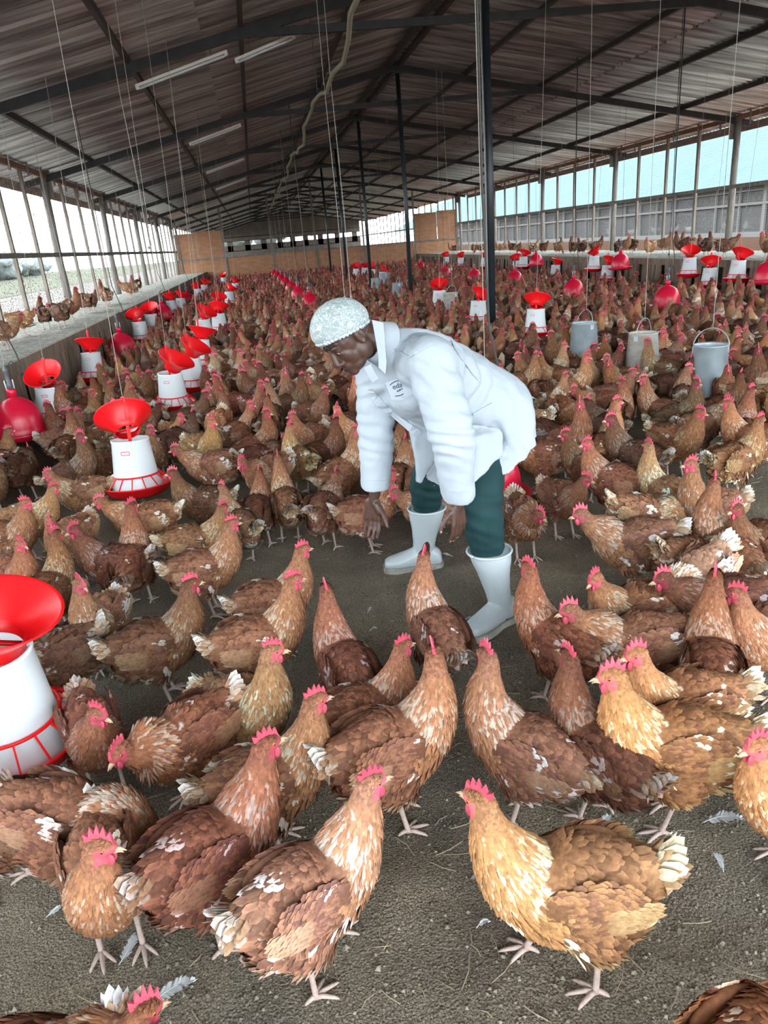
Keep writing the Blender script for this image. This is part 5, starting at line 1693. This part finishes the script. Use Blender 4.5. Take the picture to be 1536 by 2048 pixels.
strip_on_coat('sleeve_cuff_seam', lerp_pix((730, 962), (772, 962), 6), 0.005, 0.0005, 0.003)
# collar: a folded band with pointed tips
def collar(name, pts, th, n):
    n = Vector(n).normalized() * th / 2
    m = len(pts)
    MB()._add([p - n for p in pts] + [p + n for p in pts], [tuple(range(m - 1, -1, -1)), tuple(range(m, 2 * m))] + [(i, (i + 1) % m, m + (i + 1) % m, m + i) for i in range(m)]).build(name, M_coat, WORKER, False, origin=PB)
cl = MB(); rs = []
tip = [(744, 640), (748, 662), (753, 690), (757, 715), (757, 735)]
edge = [(766, 645), (769, 672), (771, 700), (773, 725), (771, 748)]
for a, b in zip(tip, edge):
    p, q = at(a[0], a[1], 2.47), at(b[0], b[1], 2.455)
    rs.append([p, q, q + Vector((0.004, 0.012, 0)), p + Vector((0.002, 0.012, 0))])
cl.rings(rs)
cl.build('collar_leaf', M_coat, WORKER, False, origin=PB)
cl = MB(); rs = []
for a, b in zip([(727, 735), (735, 750), (745, 765)], [(741, 728), (748, 742), (757, 757)]):
    p, q = at(a[0], a[1], 2.505), at(b[0], b[1], 2.49)
    rs.append([p, q, q + Vector((0, 0.010, 0)), p + Vector((0, 0.010, 0))])
cl.rings(rs)
cl.build('collar_leaf', M_coat, WORKER, False, origin=PB)
ccm = MB()
cen = (J['neck'] + hp(-0.045, 0, -0.05)) / 2
ax = (hp(-0.045, 0, -0.05) - J['neck']).normalized()
cx = ax.cross(Vector((0, 1, 0))).normalized(); cy = ax.cross(cx)
rs = []
for h_, r_ in ((-0.05, 0.085), (-0.015, 0.076), (0.012, 0.070), (0.012, 0.064), (-0.05, 0.066)):
    rs.append([cen + ax * h_ + (cx * math.cos(2 * PI * k / 28) + cy * math.sin(2 * PI * k / 28)) * r_ for k in range(28)])
ccm.rings(rs, False)
ccm.build('collar_band', M_coat, WORKER, True, origin=PB)
# printed badge on the chest
c0, n0 = on_coat(799, 776, 0.0035)
if c0 is not None:
    n0 = sum((on_coat(799 + a, 776 + b)[1] for a in (-9, 0, 9) for b in (-9, 0, 9) if on_coat(799 + a, 776 + b)[1] is not None), Vector()).normalized()
    if n0.dot(c0 - CAM) > 0: n0 = -n0
    n0 = (n0 * 0.35 + (CAM - c0).normalized() * 0.65).normalized()
    ex = _r * 0.95 + _u * 0.31; dv_ = (c0 - CAM).normalized(); ex = (ex - dv_ * (ex.dot(n0) / dv_.dot(n0))).normalized()
    ey = n0.cross(ex).normalized()
    ez = ex.cross(ey)
    pk = [c0 + ex * a + ey * b for a, b in ((-0.040, 0.034), (0.044, 0.034), (0.046, -0.030), (0.004, -0.046), (-0.038, -0.032))]
    MB()._add([p - n0 * 0.030 for p in pk] + [p + n0 * 0.0045 for p in pk], [(4, 3, 2, 1, 0), (5, 6, 7, 8, 9)] + [(i, (i + 1) % 5, 5 + (i + 1) % 5, 5 + i) for i in range(5)]).build('chest_pocket', M_coat, WORKER, False, origin=PB)
    c0 = c0 + n0 * 0.0045
    lg = MB()
    def oval(t): return c0 + ex * (0.040 * math.cos(t)) + ey * (0.026 * math.sin(t)) + n0 * 0.001
    for t0, t1 in ((0.9, 2.3), (-2.1, 0.55)):
        lg.tube([oval(t0 + (t1 - t0) * i / 18) for i in range(19)], 0.0016, 5)
    for x0, x1, y in ((-0.008, -0.004, -0.010), (-0.001, 0.008, -0.009), (0.011, 0.026, -0.006)):
        lg.beam(c0 + ex * x0 + ey * y + n0 * .001, c0 + ex * x1 + ey * (y + 0.003) + n0 * .001, 0.0045, 0.0015, n0)
    lg.build('badge_ring', M_ink, WORKER, False, origin=PB)
    fc = bpy.data.curves.new('badge_text', 'FONT')
    fc.body = 'eda'
    fc.size = 0.027
    fc.extrude = 0.0006
    fc.materials.append(M_ink)
    ft_ = bpy.data.objects.new('badge_text', fc)
    COL.objects.link(ft_)
    fm_ = bpy.data.meshes.new_from_object(ft_.evaluated_get(bpy.context.evaluated_depsgraph_get()))
    bpy.data.objects.remove(ft_)
    fo = bpy.data.objects.new('badge_text', fm_)
    COL.objects.link(fo)
    fo.parent = WORKER
    Mx = Matrix((ex, ey, n0)).transposed().to_4x4()
    Mx.translation = c0 + ex * -0.020 + ey * 0.001 + n0 * 0.0015 - PB
    fo.matrix_local = Mx

# --- trousers
tr = MB()
for s_, r0, r1, r2 in (('R', 0.105, 0.084, 0.076), ('L', 0.108, 0.086, 0.078)):
    hip, kn, an = J['hip' + s_], J['knee' + s_], J['an' + s_]
    bt = kn.lerp(an, 0.42)
    pts, _ = catmull([J['pel'] + (hip - J['pel']) * 0.6 + Vector((0, 0, 0.05)), hip, hip.lerp(kn, 0.5), kn, bt], 20)
    rad = list(np.interp(np.linspace(0, 1, 20), [0, 0.25, 0.70, 0.86, 1], [0.09, r0 * 0.95, r1, r2 * 0.97, 0.056]))
    tr.tube([Vector(p) for p in pts], rad, 22)
tr.ell(J['pel'], (0.13, 0.17, 0.12), None, 18, 10)
tm = remesh(tr, 'trousers', 0.0065, 5)
blobs_noise(tm, 0.005, 10, 7.0)
for s_ in 'LR':
    folds(tm, J['knee' + s_] + Vector((0.02, 0, -0.02)), (0.3, 0, 1), 0.10, 0.0034, 0.06, 0.4 if s_ == 'L' else 1.7)
    folds(tm, J['knee' + s_].lerp(J['an' + s_], 0.38), (0.1, 0, 1), 0.07, 0.0034, 0.045, 2.0)
tm.materials.append(M_trouser)
link('trousers', world_to_base(tm), WORKER)
# --- boots
def boot(an, knee, toe_dir, label_side):
    sh = MB()
    gx, gy_ = an.x, an.y
    fw = Vector(toe_dir).normalized(); sd = Vector((-fw.y, fw.x, 0))
    gz0 = floor_z(gx, gy_)
    base = Vector((gx, gy_, gz0))
    top = an.lerp(knee, 0.60); top = Vector((top.x, top.y, gz0 + 0.325))
    b = MB()
    rs = []
    for t, rx, ry in ((0.0, 0.052, 0.042), (0.15, 0.054, 0.043), (0.3, 0.056, 0.046), (0.55, 0.066, 0.058), (0.8, 0.079, 0.075), (1.0, 0.086, 0.084)):
        c = (base + Vector((0, 0, 0.085))).lerp(top, t)
        rs.append([c + fw * (rx * math.cos(2 * PI * k / 24)) + sd * (ry * math.sin(2 * PI * k / 24)) for k in range(24)])
    b.rings(rs)
    M3 = Matrix((fw, sd, Vector((0, 0, 1)))).transposed()
    fr = []
    for x, w, zc, h in ((-0.085, 0.026, 0.045, 0.026), (-0.075, 0.037, 0.048, 0.042), (-0.04, 0.042, 0.058, 0.055), (0.0, 0.042, 0.064, 0.062), (0.045, 0.043, 0.056, 0.054), (0.09, 0.049, 0.047, 0.043), (0.135, 0.051, 0.041, 0.034), (0.170, 0.044, 0.037, 0.029), (0.192, 0.028, 0.034, 0.020)):
        fr.append([base + fw * x + Vector((0, 0, zc)) + sd * (w * math.cos(2 * PI * k / 20)) + Vector((0, 0, h * math.sin(2 * PI * k / 20))) for k in range(20)])
    b.rings(fr)
    me = remesh(b, 'boot', 0.005, 4)
    blobs_noise(me, 0.0018, 14, gx)
    me.materials.append(M_boot)
    o = link('boot', world_to_base(me), WORKER)
    s = MB(); out = []
    for x, w in ((-0.092, 0.022), (-0.080, 0.040), (-0.04, 0.046), (0.03, 0.042), (0.09, 0.053), (0.14, 0.056), (0.18, 0.044), (0.200, 0.024)):
        out.append((x, w))
    poly = [base + fw * x + sd * w for x, w in out] + [base + fw * x - sd * w for x, w in reversed(out)]
    m = len(poly)
    s._add([p + Vector((0, 0, -0.004)) for p in poly] + [p + Vector((0, 0, 0.024)) for p in poly], [tuple(range(m)), tuple(range(2 * m - 1, m - 1, -1))] + [(i, (i + 1) % m, m + (i + 1) % m, m + i) for i in range(m)])
    s.build('sole', M_sole, o, False, origin=PB)
    rim = MB().tube([top + fw * (0.087 * math.cos(2 * PI * k / 32)) + sd * (0.085 * math.sin(2 * PI * k / 32)) for k in range(33)], 0.0055, 7)
    rim.build('rim', M_boot, o, True, origin=PB)
boot(J['anR'], J['kneeR'], (-1.0, 0.12, 0), 'far')
boot(J['anL'], J['kneeL'], (-0.86, -0.50, 0), 'near')
# ------------------------------------------------------------------ loose things on the litter
M_feather = mat('shed_feather', (0.62, 0.63, 0.63), 0.8)
M_straw = mat('straw', (0.34, 0.27, 0.17), 0.9)
def loose_feather(px, py, L, deg, label, curl=0.2, seed=0):
    p = gz(px, py, 0.006)
    z = floor_z(p.x, p.y)
    r = random.Random(seed)
    o = empty('feather', (p.x, p.y, z + 0.004), math.radians(deg), label=label, cat='feather', group='shed feathers on the litter')
    q = []
    for i in range(9):
        t = i / 8
        q.append(Vector((L * (t - 0.5), curl * L * (t - 0.5) ** 2 * 1.5, 0.006 + 0.010 * math.sin(t * 2.6))))
    MB().tube(q, [0.0012 - 0.0008 * i / 8 for i in range(9)], 5).build('quill', M_feather, o)
    v = MB()
    for i in range(1, 8):
        for s in (-1, 1):
            for k in range(3):
                t = (i + k / 3) / 8
                if t > 0.97: continue
                a = q[i].lerp(q[min(i + 1, 8)], k / 3)
                w = L * 0.17 * math.sin(PI * min(1, t * 0.9 + 0.12)) * r.uniform(0.7, 1.1)
                e = a + Vector((w * 0.8, s * w, 0.002 * r.uniform(-1, 2)))
                d = Vector((0.006 + L * 0.02, 0, 0))
                v._add([a, a + d, e + d * 0.6, e], [(0, 1, 2, 3)])
    v.build('vane', M_feather, o)
    return o
FEA = [(345, 1990, 0.085, 20, 'long grey feather lying by the foot of the upright-tailed hen'), (262, 1905, 0.06, 70, 'ragged feather under the foot of the hen turning its head'),
       (1150, 1690, 0.05, 100, 'small white feather below the neck-stretching hen feet'), (1235, 1720, 0.02, 40, 'tiny white down feather above the big orange hen back'),
       (1445, 1640, 0.085, -12, 'long white feather right of the golden orange hen foot'), (740, 1222, 0.03, 60, 'small white feather on open litter left of the boot-side hen'),
       (745, 1262, 0.025, 10, 'dull down tuft just under the small white feather on open litter'), (935, 1245, 0.03, 0, 'white down tuft beside the near boot toe'),
       (965, 1855, 0.025, 5, 'white down flake in front of the big orange hen breast'), (110, 1830, 0.03, 30, 'bluish down tuft left of the hen turning its head'),
       (1060, 1132, 0.022, 20, 'white down flake beyond the near boot'), (1440, 1730, 0.04, 85, 'grey feather on bare litter at right of the big orange hen tail'),
       (895, 1115, 0.04, 140, 'pale feather on litter between the worker boots'), (600, 1095, 0.035, 20, 'curled pale feather at far edge of open litter'),
       (1400, 1555, 0.03, 130, 'dull feather behind the golden orange hen tail'), (500, 1850, 0.02, 50, 'tiny down flake beside the cream-rumped hen tail'),
       (1210, 1650, 0.05, 45, 'bent brown feather between two hen feet at centre right')]
for i, (px, py, L, d, lab) in enumerate(FEA):
    loose_feather(px, py, L * 1.25, d, lab, 0.3 if i % 2 else -0.25, i)
# crumbs and straw bits strewn in the litter, too many to count
rc = random.Random(77)
cr = MB()
for i in range(5200):
    y = 0.75 + 4.2 * rc.random() ** 1.5
    x = rc.uniform(-0.75, 0.95) * y + 0.1
    if not (LX < x < RX): continue
    s = rc.uniform(0.002, 0.006) * (1.7 if rc.random() < 0.05 else 1)
    z = floor_z(x, y) + s * 0.3
    a = rc.uniform(0, 6.28)
    c, sn = math.cos(a) * s, math.sin(a) * s
    cr._add([(x + c, y + sn, z), (x - sn, y + c, z), (x - c, y - sn, z - s * .3), (x + sn, y - c, z), (x, y, z + s * rc.uniform(.5, 1)), (x, y, z - s)], [(0, 1, 4), (1, 2, 4), (2, 3, 4), (3, 0, 4), (1, 0, 5), (2, 1, 5), (3, 2, 5), (0, 3, 5)])
M_crumb = mat('litter_crumb', (0.36, 0.31, 0.24), 0.95, noise_scale=40, color2=(0.12, 0.10, 0.08), spec=0.1)
tag(cr.build('litter_crumbs', M_crumb), 'small crumbs of dry litter strewn over the open floor', 'litter', kind='stuff')
st = MB()
for i in range(420):
    y = 0.8 + 4.0 * rc.random() ** 1.4
    x = rc.uniform(-0.75, 0.95) * y + 0.1
    if not (LX < x < RX): continue
    a = rc.uniform(0, 6.28); L = rc.uniform(0.01, 0.045)
    z = floor_z(x, y) + 0.003
    st.tube([(x - math.cos(a) * L, y - math.sin(a) * L, z), (x, y, z + 0.003), (x + math.cos(a + .3) * L, y + math.sin(a + .3) * L, z)], rc.uniform(0.0007, 0.0016), 4)
tag(st.build('straw_bits', M_straw), 'thin straw bits strewn over the open litter', 'straw', kind='stuff')
# grey stake at the right picture edge
p = gz(1532, 828, 0.05)
o = empty('stake', (p.x, p.y, 0), label='short grey metal stake at the right picture edge beside the nearest galvanised can', cat='stake')
MB().tube([(0, 0, -0.02), (0.005, 0, 0.62)], 0.018, 10).build('shaft', M_galv, o, True)
MB().lathe([(0.001, 0.62), (0.022, 0.62), (0.022, 0.64), (0.001, 0.645)], 10).build('end_cap', M_grey, o, True)
